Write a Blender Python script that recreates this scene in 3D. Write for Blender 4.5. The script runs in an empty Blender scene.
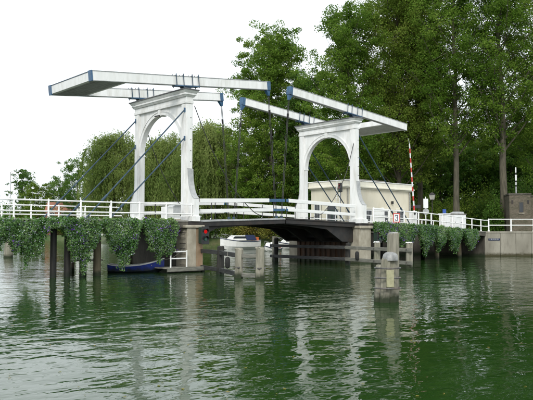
import bpy, bmesh, math, random
import numpy as np
from mathutils import Vector, Matrix
from mathutils.geometry import tessellate_polygon

scene = bpy.context.scene
COL = scene.collection
R = math.radians
rnd = random.Random(7)

# ------------------------------------------------------------------ camera
YAW, PITCH = 0.8447, 0.0456
cam = bpy.data.cameras.new('camera')
cam.lens = 45.83; cam.sensor_width = 36.0
cam.clip_start = 0.1; cam.clip_end = 6000
cam_o = bpy.data.objects.new('camera', cam)
cam_o.location = (-24.782, -34.955, 2.5)
cam_o.rotation_euler = (math.pi/2 + PITCH, 0, YAW - math.pi/2)
COL.objects.link(cam_o)
scene.camera = cam_o

# ------------------------------------------------------------------ sky and sun (overcast)
SUN_EL, SUN_AZ = R(40), R(222)          # azimuth measured from +X towards +Y: behind the camera, to the left
world = bpy.data.worlds.new('World'); scene.world = world
world.use_nodes = True
wt = world.node_tree; wt.nodes.clear()
sky = wt.nodes.new('ShaderNodeTexSky'); sky.sky_type = 'NISHITA'; sky.sun_disc = False
sky.sun_elevation = SUN_EL; sky.sun_rotation = math.pi/2 - SUN_AZ
sky.air_density = 1.0; sky.dust_density = 4.0; sky.ozone_density = 1.0
hsv = wt.nodes.new('ShaderNodeHueSaturation'); hsv.inputs['Saturation'].default_value = 0.12
mix = wt.nodes.new('ShaderNodeMix'); mix.data_type = 'RGBA'
mix.inputs[0].default_value = 0.80
cl = wt.nodes.new('ShaderNodeTexNoise'); cl.inputs['Scale'].default_value = 1.6; cl.inputs['Detail'].default_value = 4
clr = wt.nodes.new('ShaderNodeValToRGB')
clr.color_ramp.elements[0].position = 0.3; clr.color_ramp.elements[0].color = (12.9, 13.9, 14.5, 1)
clr.color_ramp.elements[1].position = 0.72; clr.color_ramp.elements[1].color = (15.8, 16.7, 17.2, 1)
tc = wt.nodes.new('ShaderNodeTexCoord')
bg = wt.nodes.new('ShaderNodeBackground'); bg.inputs['Strength'].default_value = 0.085
wo = wt.nodes.new('ShaderNodeOutputWorld')
wt.links.new(tc.outputs['Generated'], cl.inputs['Vector'])
wt.links.new(cl.outputs['Fac'], clr.inputs['Fac'])
wt.links.new(sky.outputs['Color'], hsv.inputs['Color'])
wt.links.new(hsv.outputs['Color'], mix.inputs[6])
wt.links.new(clr.outputs['Color'], mix.inputs[7])
wt.links.new(mix.outputs[2], bg.inputs['Color'])
wt.links.new(bg.outputs['Background'], wo.inputs['Surface'])

sun = bpy.data.lights.new('sun', 'SUN'); sun.energy = 1.5; sun.angle = R(16); sun.color = (1.0, 0.96, 0.9)
sun_o = bpy.data.objects.new('sun', sun); COL.objects.link(sun_o)
sd = Vector((math.cos(SUN_EL)*math.cos(SUN_AZ), math.cos(SUN_EL)*math.sin(SUN_AZ), math.sin(SUN_EL)))
sun_o.rotation_euler = sd.to_track_quat('Z', 'Y').to_euler()
sun_o.location = (-20, -30, 60)

vs = scene.view_settings
vs.view_transform = 'Standard'; vs.look = 'None'; vs.exposure = 0.35; vs.gamma = 1.0; vs.use_curve_mapping = False
scene.render.engine = 'CYCLES'
scene.cycles.max_bounces = 8; scene.cycles.transparent_max_bounces = 8

# ------------------------------------------------------------------ materials
MATS = {}
def new_mat(name):
    m = bpy.data.materials.new(name); m.use_nodes = True
    nt = m.node_tree; nt.nodes.clear()
    out = nt.nodes.new('ShaderNodeOutputMaterial')
    MATS[name] = m
    return m, nt, out
def N(nt, t, **kw):
    n = nt.nodes.new(t)
    for k, v in kw.items():
        if k in n.inputs: n.inputs[k].default_value = v
        else: setattr(n, k, v)
    return n
def ramp(nt, stops):
    r = nt.nodes.new('ShaderNodeValToRGB'); cr = r.color_ramp
    while len(cr.elements) < len(stops): cr.elements.new(0.5)
    for e, (p, c) in zip(cr.elements, stops): e.position = p; e.color = (*c, 1)
    return r
def surf(name, a, b, rough=0.6, scale=3.0, stretch=(1, 1, 1), bump=0.15, bscale=None, c=None, cscale=0.7, camt=0.5, metallic=0.0, wet=None, spec=0.5):
    """two-tone noise colour, optional third large stain colour c, fine bump, optional green water-line band"""
    m, nt, out = new_mat(name)
    p = N(nt, 'ShaderNodeBsdfPrincipled'); p.inputs['Roughness'].default_value = rough; p.inputs['Metallic'].default_value = metallic
    p.inputs['Specular IOR Level'].default_value = spec
    geo = N(nt, 'ShaderNodeNewGeometry')
    mp = N(nt, 'ShaderNodeMapping'); mp.inputs['Scale'].default_value = stretch
    nt.links.new(geo.outputs['Position'], mp.inputs['Vector'])
    no = N(nt, 'ShaderNodeTexNoise', Scale=scale, Detail=6.0, Roughness=0.6)
    nt.links.new(mp.outputs['Vector'], no.inputs['Vector'])
    rp = ramp(nt, [(0.35, a), (0.68, b)])
    nt.links.new(no.outputs['Fac'], rp.inputs['Fac'])
    col = rp.outputs['Color']
    if c is not None:
        n2 = N(nt, 'ShaderNodeTexNoise', Scale=cscale, Detail=5.0, Roughness=0.65)
        nt.links.new(mp.outputs['Vector'], n2.inputs['Vector'])
        r2 = ramp(nt, [(0.48, (0, 0, 0)), (0.7, (camt, camt, camt))])
        nt.links.new(n2.outputs['Fac'], r2.inputs['Fac'])
        mx = N(nt, 'ShaderNodeMix', data_type='RGBA'); mx.inputs[7].default_value = (*c, 1)
        nt.links.new(r2.outputs['Color'], mx.inputs[0]); nt.links.new(col, mx.inputs[6])
        col = mx.outputs[2]
    if wet is not None:                      # algae and wet band above the water line
        sx = N(nt, 'ShaderNodeSeparateXYZ'); nt.links.new(geo.outputs['Position'], sx.inputs[0])
        n3 = N(nt, 'ShaderNodeTexNoise', Scale=4.0, Detail=3.0); nt.links.new(geo.outputs['Position'], n3.inputs['Vector'])
        ma = N(nt, 'ShaderNodeMath', operation='MULTIPLY_ADD'); ma.inputs[1].default_value = 0.35
        nt.links.new(n3.outputs['Fac'], ma.inputs[0]); nt.links.new(sx.outputs['Z'], ma.inputs[2])
        r3 = ramp(nt, [(0.30, (1, 1, 1)), (0.55, (0, 0, 0))])
        nt.links.new(ma.outputs[0], r3.inputs['Fac'])
        mx = N(nt, 'ShaderNodeMix', data_type='RGBA'); mx.inputs[7].default_value = (*wet, 1)
        nt.links.new(r3.outputs['Color'], mx.inputs[0]); nt.links.new(col, mx.inputs[6])
        col = mx.outputs[2]
    nt.links.new(col, p.inputs['Base Color'])
    if bump:
        nb = N(nt, 'ShaderNodeTexNoise', Scale=bscale or scale*6, Detail=4.0)
        nt.links.new(mp.outputs['Vector'], nb.inputs['Vector'])
        bp = N(nt, 'ShaderNodeBump', Strength=bump, Distance=0.02)
        nt.links.new(nb.outputs['Fac'], bp.inputs['Height'])
        nt.links.new(bp.outputs['Normal'], p.inputs['Normal'])
    nt.links.new(p.outputs['BSDF'], out.inputs['Surface'])
    return m
surf('white_paint', (.73, .74, .72), (.82, .82, .81), .42, 2.6, (1, 1, .22), .08, 20, c=(.34, .32, .25), cscale=2.4, camt=.36)
surf('white_rail', (.76, .77, .75), (.84, .84, .83), .4, 3.0, (1, 1, 1), .05, 20, c=(.5, .48, .42), cscale=1.5, camt=.25)
surf('white_gloss', (.74, .75, .74), (.82, .82, .82), .22, 2.0, (1, 1, 1), .02, c=(.5, .5, .48), camt=.2)
surf('lead_cap', (.07, .07, .075), (.16, .16, .16), .6, 4, bump=.2)
surf('grey_edge', (.30, .31, .31), (.42, .43, .43), .5, 4, bump=.1)
surf('blue_paint', (.018, .075, .165), (.045, .13, .24), .4, 5, bump=.08, c=(.02, .03, .045), cscale=3, camt=.6)
surf('stay_paint', (.018, .042, .07), (.035, .075, .115), .35, 5, bump=.05)
surf('rod_dark', (.012, .013, .014), (.035, .033, .03), .5, 8, bump=.1)
surf('steel_black', (.008, .008, .009), (.025, .023, .021), .6, 2, bump=.15, c=(.05, .028, .016), cscale=1.2, camt=.5)
surf('concrete', (.30, .27, .205), (.44, .405, .325), .85, 2.2, (1, 1, .6), .35, 18, c=(.16, .14, .105), cscale=.9, camt=.6, wet=(.035, .045, .02))
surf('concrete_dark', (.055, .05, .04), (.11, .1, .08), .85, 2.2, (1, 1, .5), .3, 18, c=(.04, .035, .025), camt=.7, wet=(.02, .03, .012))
surf('concrete_rust', (.24, .16, .09), (.36, .29, .2), .85, 3.0, (1, 1, .3), .35, 18, c=(.19, .075, .025), cscale=1.5, camt=.85, wet=(.035, .04, .02))
surf('sheet_rust', (.03, .02, .013), (.075, .045, .027), .8, 4.0, (1, 1, .25), .35, 18, c=(.16, .065, .022), cscale=1.2, camt=.6, wet=(.02, .03, .012))
surf('quay_concrete', (.22, .205, .165), (.36, .34, .28), .88, 2.2, (1, 1, .3), .4, 16, c=(.10, .09, .065), cscale=1.1, camt=.75, wet=(.05, .045, .02))
surf('pile_grey', (.16, .15, .115), (.33, .31, .25), .85, 7.0, (1, 1, .12), .55, 26, c=(.12, .13, .07), cscale=2.5, camt=.6, wet=(.022, .03, .012))
surf('pile_brown', (.07, .06, .035), (.15, .125, .075), .85, 7.0, (1, 1, .12), .5, 26, wet=(.015, .022, .008))
surf('pile_tar', (.008, .008, .007), (.03, .027, .022), .7, 7.0, (1, 1, .12), .5, 26, wet=(.006, .01, .004))
surf('beam_grey', (.12, .12, .10), (.24, .235, .2), .85, 5.0, (.4, .4, 3), .45, 20, c=(.07, .07, .055), cscale=2, camt=.6)
surf('beam_dark', (.022, .023, .024), (.06, .062, .06), .75, 5.0, (.4, .4, 3), .4, 20)
surf('plank_grey', (.25, .235, .2), (.40, .38, .33), .8, 5, (1, 1, 1), .3, 20, c=(.14, .13, .11), camt=.5)
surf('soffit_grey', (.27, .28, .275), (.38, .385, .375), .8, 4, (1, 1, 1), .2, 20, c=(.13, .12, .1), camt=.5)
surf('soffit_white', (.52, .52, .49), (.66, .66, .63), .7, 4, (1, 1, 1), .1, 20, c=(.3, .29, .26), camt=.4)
surf('iron_band', (.06, .06, .06), (.16, .155, .145), .5, 8, bump=.2, c=(.12, .06, .03), cscale=3, camt=.5)
surf('zinc_cap', (.20, .205, .2), (.38, .38, .37), .55, 5, bump=.2, metallic=.3)
surf('yellow_board', (.26, .25, .15), (.40, .38, .24), .7, 5, bump=.2, c=(.25, .22, .12), camt=.5)
surf('cream_wall', (.64, .59, .46), (.74, .70, .57), .85, 2.0, (1, 1, .3), .15, 25, c=(.38, .34, .25), cscale=1.0, camt=.45)
surf('cream_trim', (.72, .69, .57), (.79, .77, .67), .7, 2, (1, 1, .5), .08, 25, c=(.5, .46, .36), camt=.35)
surf('roof_felt', (.13, .12, .11), (.24, .225, .2), .9, 3, bump=.4)
surf('asphalt', (.04, .04, .04), (.065, .065, .063), .9, 6, bump=.4)
surf('paving', (.20, .19, .17), (.3, .29, .26), .9, 5, bump=.3)
surf('hut_brick', (.085, .072, .052), (.16, .135, .1), .9, 5, (1, 1, 2.5), .5, 14, c=(.045, .05, .025), cscale=.9, camt=.7)
surf('black_plastic', (.008, .009, .01), (.02, .022, .022), .45, 6, bump=.05)
surf('dark_green_box', (.012, .03, .022), (.02, .045, .032), .5, 6, bump=.05)
surf('rubber', (.012, .012, .012), (.025, .024, .023), .8, 12, bump=.2)
surf('boat_blue', (.008, .022, .19), (.014, .04, .29), .4, 2, bump=.1, c=(.012, .02, .06), cscale=2.5, camt=.6, wet=(.01, .015, .02))
surf('boat_inside', (.16, .16, .15), (.26, .25, .24), .7, 4, bump=.1)
surf('hull_white', (.72, .72, .69), (.82, .82, .8), .3, 1.5, bump=.03, c=(.5, .48, .42), camt=.25)
surf('navy_cloth', (.012, .02, .06), (.02, .035, .1), .85, 8, bump=.2)
surf('orange_cloth', (.45, .10, .03), (.58, .16, .05), .8, 8, bump=.2)
surf('red_paint', (.48, .025, .018), (.58, .04, .03), .4, 6, bump=.04)
surf('sign_blue', (.02, .07, .32), (.03, .1, .4), .4, 6, bump=.02)
surf('house_brick', (.22, .09, .06), (.32, .14, .09), .85, 6, bump=.3)
surf('roof_tile', (.06, .05, .045), (.12, .1, .09), .8, 5, (1, 1, 3), .4, 12)
surf('roof_orange', (.24, .10, .065), (.34, .16, .1), .8, 5, (1, 1, 3), .4, 12)
surf('bark', (.045, .037, .026), (.13, .108, .078), .95, 7, (1, 1, .15), .8, 14, c=(.06, .075, .035), cscale=.8, camt=.5)
surf('bark_pale', (.055, .05, .034), (.13, .115, .08), .95, 7, (1, 1, .15), .7, 14)
surf('grass_ground', (.03, .06, .012), (.075, .11, .03), .95, 2.5, bump=.6, bscale=30, c=(.13, .105, .06), cscale=.4, camt=.6)
def glass(name, col, rough=.08):
    m, nt, out = new_mat(name)
    p = N(nt, 'ShaderNodeBsdfPrincipled'); p.inputs['Roughness'].default_value = rough
    no = N(nt, 'ShaderNodeTexNoise', Scale=1.2, Detail=2.0)
    rp = ramp(nt, [(0.3, tuple(c*.6 for c in col)), (0.7, col)])
    nt.links.new(no.outputs['Fac'], rp.inputs['Fac']); nt.links.new(rp.outputs['Color'], p.inputs['Base Color'])
    nt.links.new(p.outputs['BSDF'], out.inputs['Surface'])
glass('window_glass', (.03, .035, .04))
glass('lamp_glass', (.5, .48, .42), .25)
def lamp(name, col, s):
    m, nt, out = new_mat(name)
    e = N(nt, 'ShaderNodeEmission'); e.inputs['Color'].default_value = (*col, 1); e.inputs['Strength'].default_value = s
    nt.links.new(e.outputs[0], out.inputs['Surface'])
lamp('red_lit', (1, .02, .02), .45)
surf('red_lens', (.10, .008, .006), (.15, .012, .01), .2, 6, bump=0)
surf('green_lens', (.005, .05, .03), (.008, .07, .045), .2, 6, bump=0)
def leafmat(name, stops, trans=.35, big=.12, bigc=None):
    m, nt, out = new_mat(name)
    geo = N(nt, 'ShaderNodeNewGeometry')
    rp = ramp(nt, stops)
    no = N(nt, 'ShaderNodeTexNoise', Scale=big, Detail=3.0)
    nt.links.new(geo.outputs['Position'], no.inputs['Vector'])
    ad = N(nt, 'ShaderNodeMath', operation='MULTIPLY_ADD'); ad.inputs[1].default_value = 0.55
    su = N(nt, 'ShaderNodeMath', operation='MULTIPLY_ADD'); su.inputs[1].default_value = 1.5; su.inputs[2].default_value = -.52
    nt.links.new(no.outputs['Fac'], su.inputs[0])
    nt.links.new(geo.outputs['Random Per Island'], ad.inputs[0]); nt.links.new(su.outputs[0], ad.inputs[2])
    nt.links.new(ad.outputs[0], rp.inputs['Fac'])
    d = N(nt, 'ShaderNodeBsdfPrincipled'); d.inputs['Roughness'].default_value = .5
    d.inputs['Specular IOR Level'].default_value = .08
    t = N(nt, 'ShaderNodeBsdfTranslucent')
    mx = N(nt, 'ShaderNodeMixShader'); mx.inputs[0].default_value = trans
    nt.links.new(rp.outputs['Color'], d.inputs['Base Color']); nt.links.new(rp.outputs['Color'], t.inputs['Color'])
    nt.links.new(d.outputs['BSDF'], mx.inputs[1]); nt.links.new(t.outputs['BSDF'], mx.inputs[2])
    nt.links.new(mx.outputs[0], out.inputs['Surface'])
leafmat('leaf_poplar', [(.1, (.07, .145, .018)), (.5, (.135, .24, .03)), (.95, (.25, .33, .062))], .5)
leafmat('leaf_poplar_dry', [(.1, (.085, .15, .02)), (.5, (.155, .24, .034)), (.95, (.28, .33, .068))], .5)
leafmat('leaf_willow', [(.1, (.11, .175, .04)), (.5, (.20, .27, .07)), (.95, (.33, .38, .13))], .5)
leafmat('leaf_dark', [(.1, (.04, .10, .016)), (.5, (.08, .17, .026)), (.95, (.145, .23, .045))], .45)
leafmat('leaf_bright', [(.1, (.075, .14, .014)), (.5, (.13, .21, .026)), (.95, (.21, .28, .05))], .45)
leafmat('leaf_yellow', [(.1, (.13, .16, .03)), (.5, (.26, .25, .05)), (.95, (.38, .29, .09))], .4, .3)
leafmat('leaf_planter', [(.1, (.05, .13, .032)), (.5, (.125, .25, .075)), (.95, (.27, .37, .16))], .4, .8)
leafmat('blossom_white', [(.1, (.16, .2, .26)), (.5, (.36, .4, .46)), (.9, (.62, .63, .66))], .2, .6)
leafmat('blossom_purple', [(.1, (.06, .02, .16)), (.5, (.14, .06, .34)), (.95, (.3, .2, .5))], .2, .6)

def water_mat():
    m, nt, out = new_mat('water')
    p = N(nt, 'ShaderNodeBsdfPrincipled')
    p.inputs['Base Color'].default_value = (.012, .037, .007, 1)
    p.inputs['Roughness'].default_value = .02
    p.inputs['IOR'].default_value = 1.333
    geo = N(nt, 'ShaderNodeNewGeometry')
    mp = N(nt, 'ShaderNodeMapping'); mp.inputs['Rotation'].default_value = (0, 0, -(YAW - math.pi/2)); mp.inputs['Scale'].default_value = (.62, 1.0, 1)
    nt.links.new(geo.outputs['Position'], mp.inputs['Vector'])
    big = N(nt, 'ShaderNodeTexNoise', Scale=.075, Detail=2.0); nt.links.new(mp.outputs['Vector'], big.inputs['Vector'])
    bigr = ramp(nt, [(0.36, (.5, .5, .5)), (0.64, (1, 1, 1))]); nt.links.new(big.outputs['Fac'], bigr.inputs['Fac'])   # calm and ruffled patches
    def wave(scale, detail, dist, prev=None, rough=.5, patch=True):
        n = N(nt, 'ShaderNodeTexNoise', Scale=scale, Detail=detail, Roughness=rough, Distortion=.5)
        nt.links.new(mp.outputs['Vector'], n.inputs['Vector'])
        b = N(nt, 'ShaderNodeBump', Strength=1.0, Distance=dist)
        if patch:
            mu = N(nt, 'ShaderNodeMath', operation='MULTIPLY')
            nt.links.new(n.outputs['Fac'], mu.inputs[0]); nt.links.new(bigr.outputs['Color'], mu.inputs[1]); nt.links.new(mu.outputs[0], b.inputs['Height'])
        else: nt.links.new(n.outputs['Fac'], b.inputs['Height'])
        if prev: nt.links.new(prev.outputs['Normal'], b.inputs['Normal'])
        return b
    w1 = wave(.6, 1.0, .044, None, .5, False)
    w2 = wave(2.5, 2.0, .028, w1)
    w3 = wave(7.5, 1.0, .0036, w2)
    nt.links.new(w3.outputs['Normal'], p.inputs['Normal'])
    nt.links.new(p.outputs['BSDF'], out.inputs['Surface'])
water_mat()

# ------------------------------------------------------------------ mesh helpers
class MB:
    def __init__(s): s.v = []; s.f = []
    def add(s, vs, fs):
        o = len(s.v); s.v += [tuple(v) for v in vs]; s.f += [tuple(i + o for i in f) for f in fs]; return s
    def hexa(s, p):      # p: 8 points, bottom ring 0-3, top ring 4-7
        return s.add(p, [(3, 2, 1, 0), (4, 5, 6, 7), (0, 1, 5, 4), (1, 2, 6, 5), (2, 3, 7, 6), (3, 0, 4, 7)])
    def box(s, x0, x1, y0, y1, z0, z1, fn=None):
        p = [(x0, y0, z0), (x1, y0, z0), (x1, y1, z0), (x0, y1, z0), (x0, y0, z1), (x1, y0, z1), (x1, y1, z1), (x0, y1, z1)]
        if fn: p = [fn(*q) for q in p]
        return s.hexa(p)
    def frus(s, a, b, z0, z1):   # a,b = (x0,x1,y0,y1) at bottom and top
        p = [(a[0], a[2], z0), (a[1], a[2], z0), (a[1], a[3], z0), (a[0], a[3], z0), (b[0], b[2], z1), (b[1], b[2], z1), (b[1], b[3], z1), (b[0], b[3], z1)]
        return s.hexa(p)
    def bar(s, p0, p1, w, h, up=(0, 0, 1)):      # rectangular bar between two points
        a = Vector(p0); b = Vector(p1); d = (b - a).normalized(); u = Vector(up)
        if abs(d.dot(u)) > .98: u = Vector((1, 0, 0))
        r = d.cross(u).normalized()*(w/2); t = r.cross(d).normalized()*(h/2)
        return s.hexa([a - r - t, a + r - t, a + r + t, a - r + t, b - r - t, b + r - t, b + r + t, b - r + t])
    def cyl(s, p0, p1, r0, r1=None, n=10):
        r1 = r0 if r1 is None else r1
        return s.tube([p0, p1], [r0, r1], n)
    def tube(s, pts, rs, n=8):
        pts = [Vector(p) for p in pts]
        if not hasattr(rs, '__len__'): rs = [rs]*len(pts)
        o = len(s.v); prev = None
        for i, p in enumerate(pts):
            d = (pts[min(i+1, len(pts)-1)] - pts[max(i-1, 0)]).normalized()
            if prev is None:
                u = Vector((0, 0, 1)) if abs(d.z) < .9 else Vector((1, 0, 0))
                x = d.cross(u).normalized()
            else: x = (prev - d*prev.dot(d)).normalized()
            prev = x; y = d.cross(x)
            for k in range(n):
                a = 2*math.pi*k/n
                s.v.append(tuple(p + (x*math.cos(a) + y*math.sin(a))*rs[i]))
        for i in range(len(pts)-1):
            for k in range(n):
                s.f.append((o+i*n+k, o+i*n+(k+1) % n, o+(i+1)*n+(k+1) % n, o+(i+1)*n+k))
        s.f.append(tuple(o+k for k in range(n))[::-1]); s.f.append(tuple(o+(len(pts)-1)*n+k for k in range(n)))
        return s
    def prism(s, poly, fn, c0, c1):   # poly of 2D points mapped by fn(a,b,c); convex or simple strips only
        n = len(poly)
        vs = [fn(a, b, c0) for a, b in poly] + [fn(a, b, c1) for a, b in poly]
        fs = [tuple(range(n))[::-1], tuple(range(n, 2*n))] + [(i, (i+1) % n, n+(i+1) % n, n+i) for i in range(n)]
        return s.add(vs, fs)
    def build(s, name, mat, parent=None, bevel=0, smooth=False, recalc=True, origin=None):
        me = bpy.data.meshes.new(name)
        if parent is not None:
            if origin is None:
                q = parent; o = Vector((0, 0, 0))
                while q is not None: o = o + q.location; q = q.parent
            else: o = Vector(origin)
        else:
            if origin is None:
                o = Vector((sum(v[0] for v in s.v)/len(s.v), sum(v[1] for v in s.v)/len(s.v), min(v[2] for v in s.v)))
            else: o = Vector(origin)
        me.from_pydata([(v[0]-o.x, v[1]-o.y, v[2]-o.z) for v in s.v], [], s.f)
        if recalc or bevel:
            bm = bmesh.new(); bm.from_mesh(me)
            if recalc: bmesh.ops.recalc_face_normals(bm, faces=bm.faces)
            if bevel:
                ed = [e for e in bm.edges if len(e.link_faces) == 2 and e.calc_face_angle(0) > .6]
                bmesh.ops.bevel(bm, geom=ed, offset=bevel, segments=1, affect='EDGES', clamp_overlap=True)
            bm.to_mesh(me); bm.free()
        if smooth:
            me.polygons.foreach_set('use_smooth', [True]*len(me.polygons))
            try: me.set_sharp_from_angle(angle=R(40))
            except Exception: pass
        me.materials.append(MATS[mat])
        ob = bpy.data.objects.new(name, me); COL.objects.link(ob)
        if parent is not None: ob.parent = parent
        else: ob.location = o
        return ob
def tag(o, label=None, cat=None, group=None, kind=None):
    if label: o['label'] = label
    if cat: o['category'] = cat
    if group: o['group'] = group
    if kind: o['kind'] = kind
    return o
def thing(name, loc, label, cat, group=None):
    e = bpy.data.objects.new(name, None); e.location = loc; e.empty_display_size = .3
    COL.objects.link(e); return tag(e, label, cat, group)
def BX(name, mat, parent, x0, x1, y0, y1, z0, z1, bevel=0.0):
    return MB().box(x0, x1, y0, y1, z0, z1).build(name, mat, parent, bevel=bevel)
def lerp(a, b, t): return tuple(a[i] + (b[i]-a[i])*t for i in range(len(a)))
def sheet(name, poly, z, mat, kind='structure'):
    tri = tessellate_polygon([[Vector((x, y, 0)) for x, y in poly]])
    m = MB(); m.add([(x, y, z) for x, y in poly], tri)
    o = m.build(name, mat, None, recalc=True, origin=(0, 0, 0))
    for pol in o.data.polygons:
        if pol.normal.z < 0: pol.flip()
    o['kind'] = kind; return o

# ------------------------------------------------------------------ the setting
def big_water():
    m = MB(); m.add([(-2500, -2500, 0), (3500, -2500, 0), (3500, 3500, 0), (-2500, 3500, 0)], [(0, 1, 2, 3)])
    tag(m.build('water', 'water', None, recalc=False, origin=(0, 0, 0)), kind='structure')
big_water()
SHORE = [(18.0, 9.6), (27.0, 19.3), (36.1, 28.7), (41.8, 35.6), (41.8, 41.0), (41.3, 48.1), (38.4, 50.7), (33.6, 59.0), (32.8, 67.7), (37.7, 83.4), (50.7, 112.0), (55.8, 134.2), (56.1, 154.0), (51.2, 171.7), (42.2, 199.8), (-40, 330), (-600, 900)]
def ground():
    top = []
    for i, (x, y) in enumerate(SHORE):
        k = min(1.0, i/3.0); top.append((x + 2.6*k, y + .6*k))
    poly = top + [(-600, 3400), (3400, 3400), (3400, -2400), (900, -2400), (158, -100), (40, 3.0), (40, 8.9)]
    tri = tessellate_polygon([[Vector((x, y, 0)) for x, y in poly]])
    m = MB(); m.add([(x, y, 1.3) for x, y in poly], tri)
    o = len(m.v); n = len(top)
    for x, y in SHORE: m.v.append((x, y, -.6))
    for i in range(n-1): m.f.append((i, i+1, o+i+1, o+i))
    ob = m.build('ground', 'grass_ground', None, recalc=False, origin=(0, 0, 0))
    for p in ob.data.polygons:
        if p.normal.z < 0: p.flip()
    tag(ob, kind='structure')
ground()
QZ = 2.35
sheet('quay_ground', [(36.75, 1.4), (60, -19.15), (150, -98.6), (320, 0), (210, 150), (70, 58), (46, 40), (38.5, 29.5), (28.3, 19.2), (18.2, 9.0), (36.75, 8.75)], QZ, 'grass_ground')

def panel_wall(name, label, a, b, z0, z1, thick, width, mat, cap=True):
    """wall of separate cast panels with open joints, a and b are the ends of its front face; thickness goes to the left of a->b"""
    t = thing(name, (a[0], a[1], 0), label, 'wall')
    A = Vector((a[0], a[1], 0)); Bv = Vector((b[0], b[1], 0)); d = (Bv - A); L = d.length; d.normalize(); nn = Vector((-d.y, d.x, 0))
    k = max(1, int(round(L/width))); w = L/k
    for i in range(k):
        s0 = i*w + .012; s1 = (i+1)*w - .012; off = rnd.uniform(-.008, .008)
        P = [A + d*s0 + nn*off, A + d*s1 + nn*off, A + d*s1 + nn*thick, A + d*s0 + nn*thick]
        m = MB(); m.hexa([(p.x, p.y, z0) for p in P] + [(p.x, p.y, z1 - (.12 if cap else 0)) for p in P])
        m.build('panel', mat, t, bevel=.015)
    if cap:
        k2 = max(1, int(round(L/3.1))); w2 = L/k2
        for i in range(k2):
            s0 = i*w2 + .004; s1 = (i+1)*w2 - .004
            P = [A + d*s0 - nn*.05, A + d*s1 - nn*.05, A + d*s1 + nn*(thick+.05), A + d*s0 + nn*(thick+.05)]
            m = MB(); m.hexa([(p.x, p.y, z1 - .117) for p in P] + [(p.x, p.y, z1 + .045) for p in P])
            m.build('coping', mat, t, bevel=.02)
    return t
qw = panel_wall('quay_wall', 'tan concrete quay wall of cast panels below the right railing', (36.72, 1.40), (60.0, -19.15), -.8, QZ+.06, .4, 1.55, 'quay_concrete')
# name plate on the quay wall
qd = Vector((60.0-36.72, -19.15-1.40, 0)).normalized(); qn = Vector((-qd.y, qd.x, 0))
def onq(s, z, out=.03):
    return Vector((36.72, 1.40, z)) + qd*s - qn*out
def name_plate():
    t = thing('name_plate', onq(.9, 1.6, 0), 'small dark blue name plate fixed to the quay wall', 'sign')
    c0 = onq(.35, 1.5); c1 = onq(1.5, 1.5); MB().bar(onq(.35, 1.66), onq(1.5, 1.66), .03, .2).build('plate', 'navy_cloth', t)
    x = .46
    for w in (.09, .13, .07, .1, .12, .08, .1, .07):         # blurred white lettering, a row of short strokes
        MB().bar(onq(x, 1.68, .048), onq(x+w*.75, 1.68, .048), .006, .07 + .03*(w > .09)).build('letter', 'grey_edge', t); x += .125
name_plate()
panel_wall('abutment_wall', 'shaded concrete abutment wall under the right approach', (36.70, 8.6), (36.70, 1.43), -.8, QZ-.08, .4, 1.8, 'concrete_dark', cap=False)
panel_wall('retaining_wall', 'dark retaining wall below the cream bridge house', (18.1, 9.02), (36.6, 9.02), -.8, QZ-.02, .35, 2.3, 'concrete_dark', cap=False)

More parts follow.
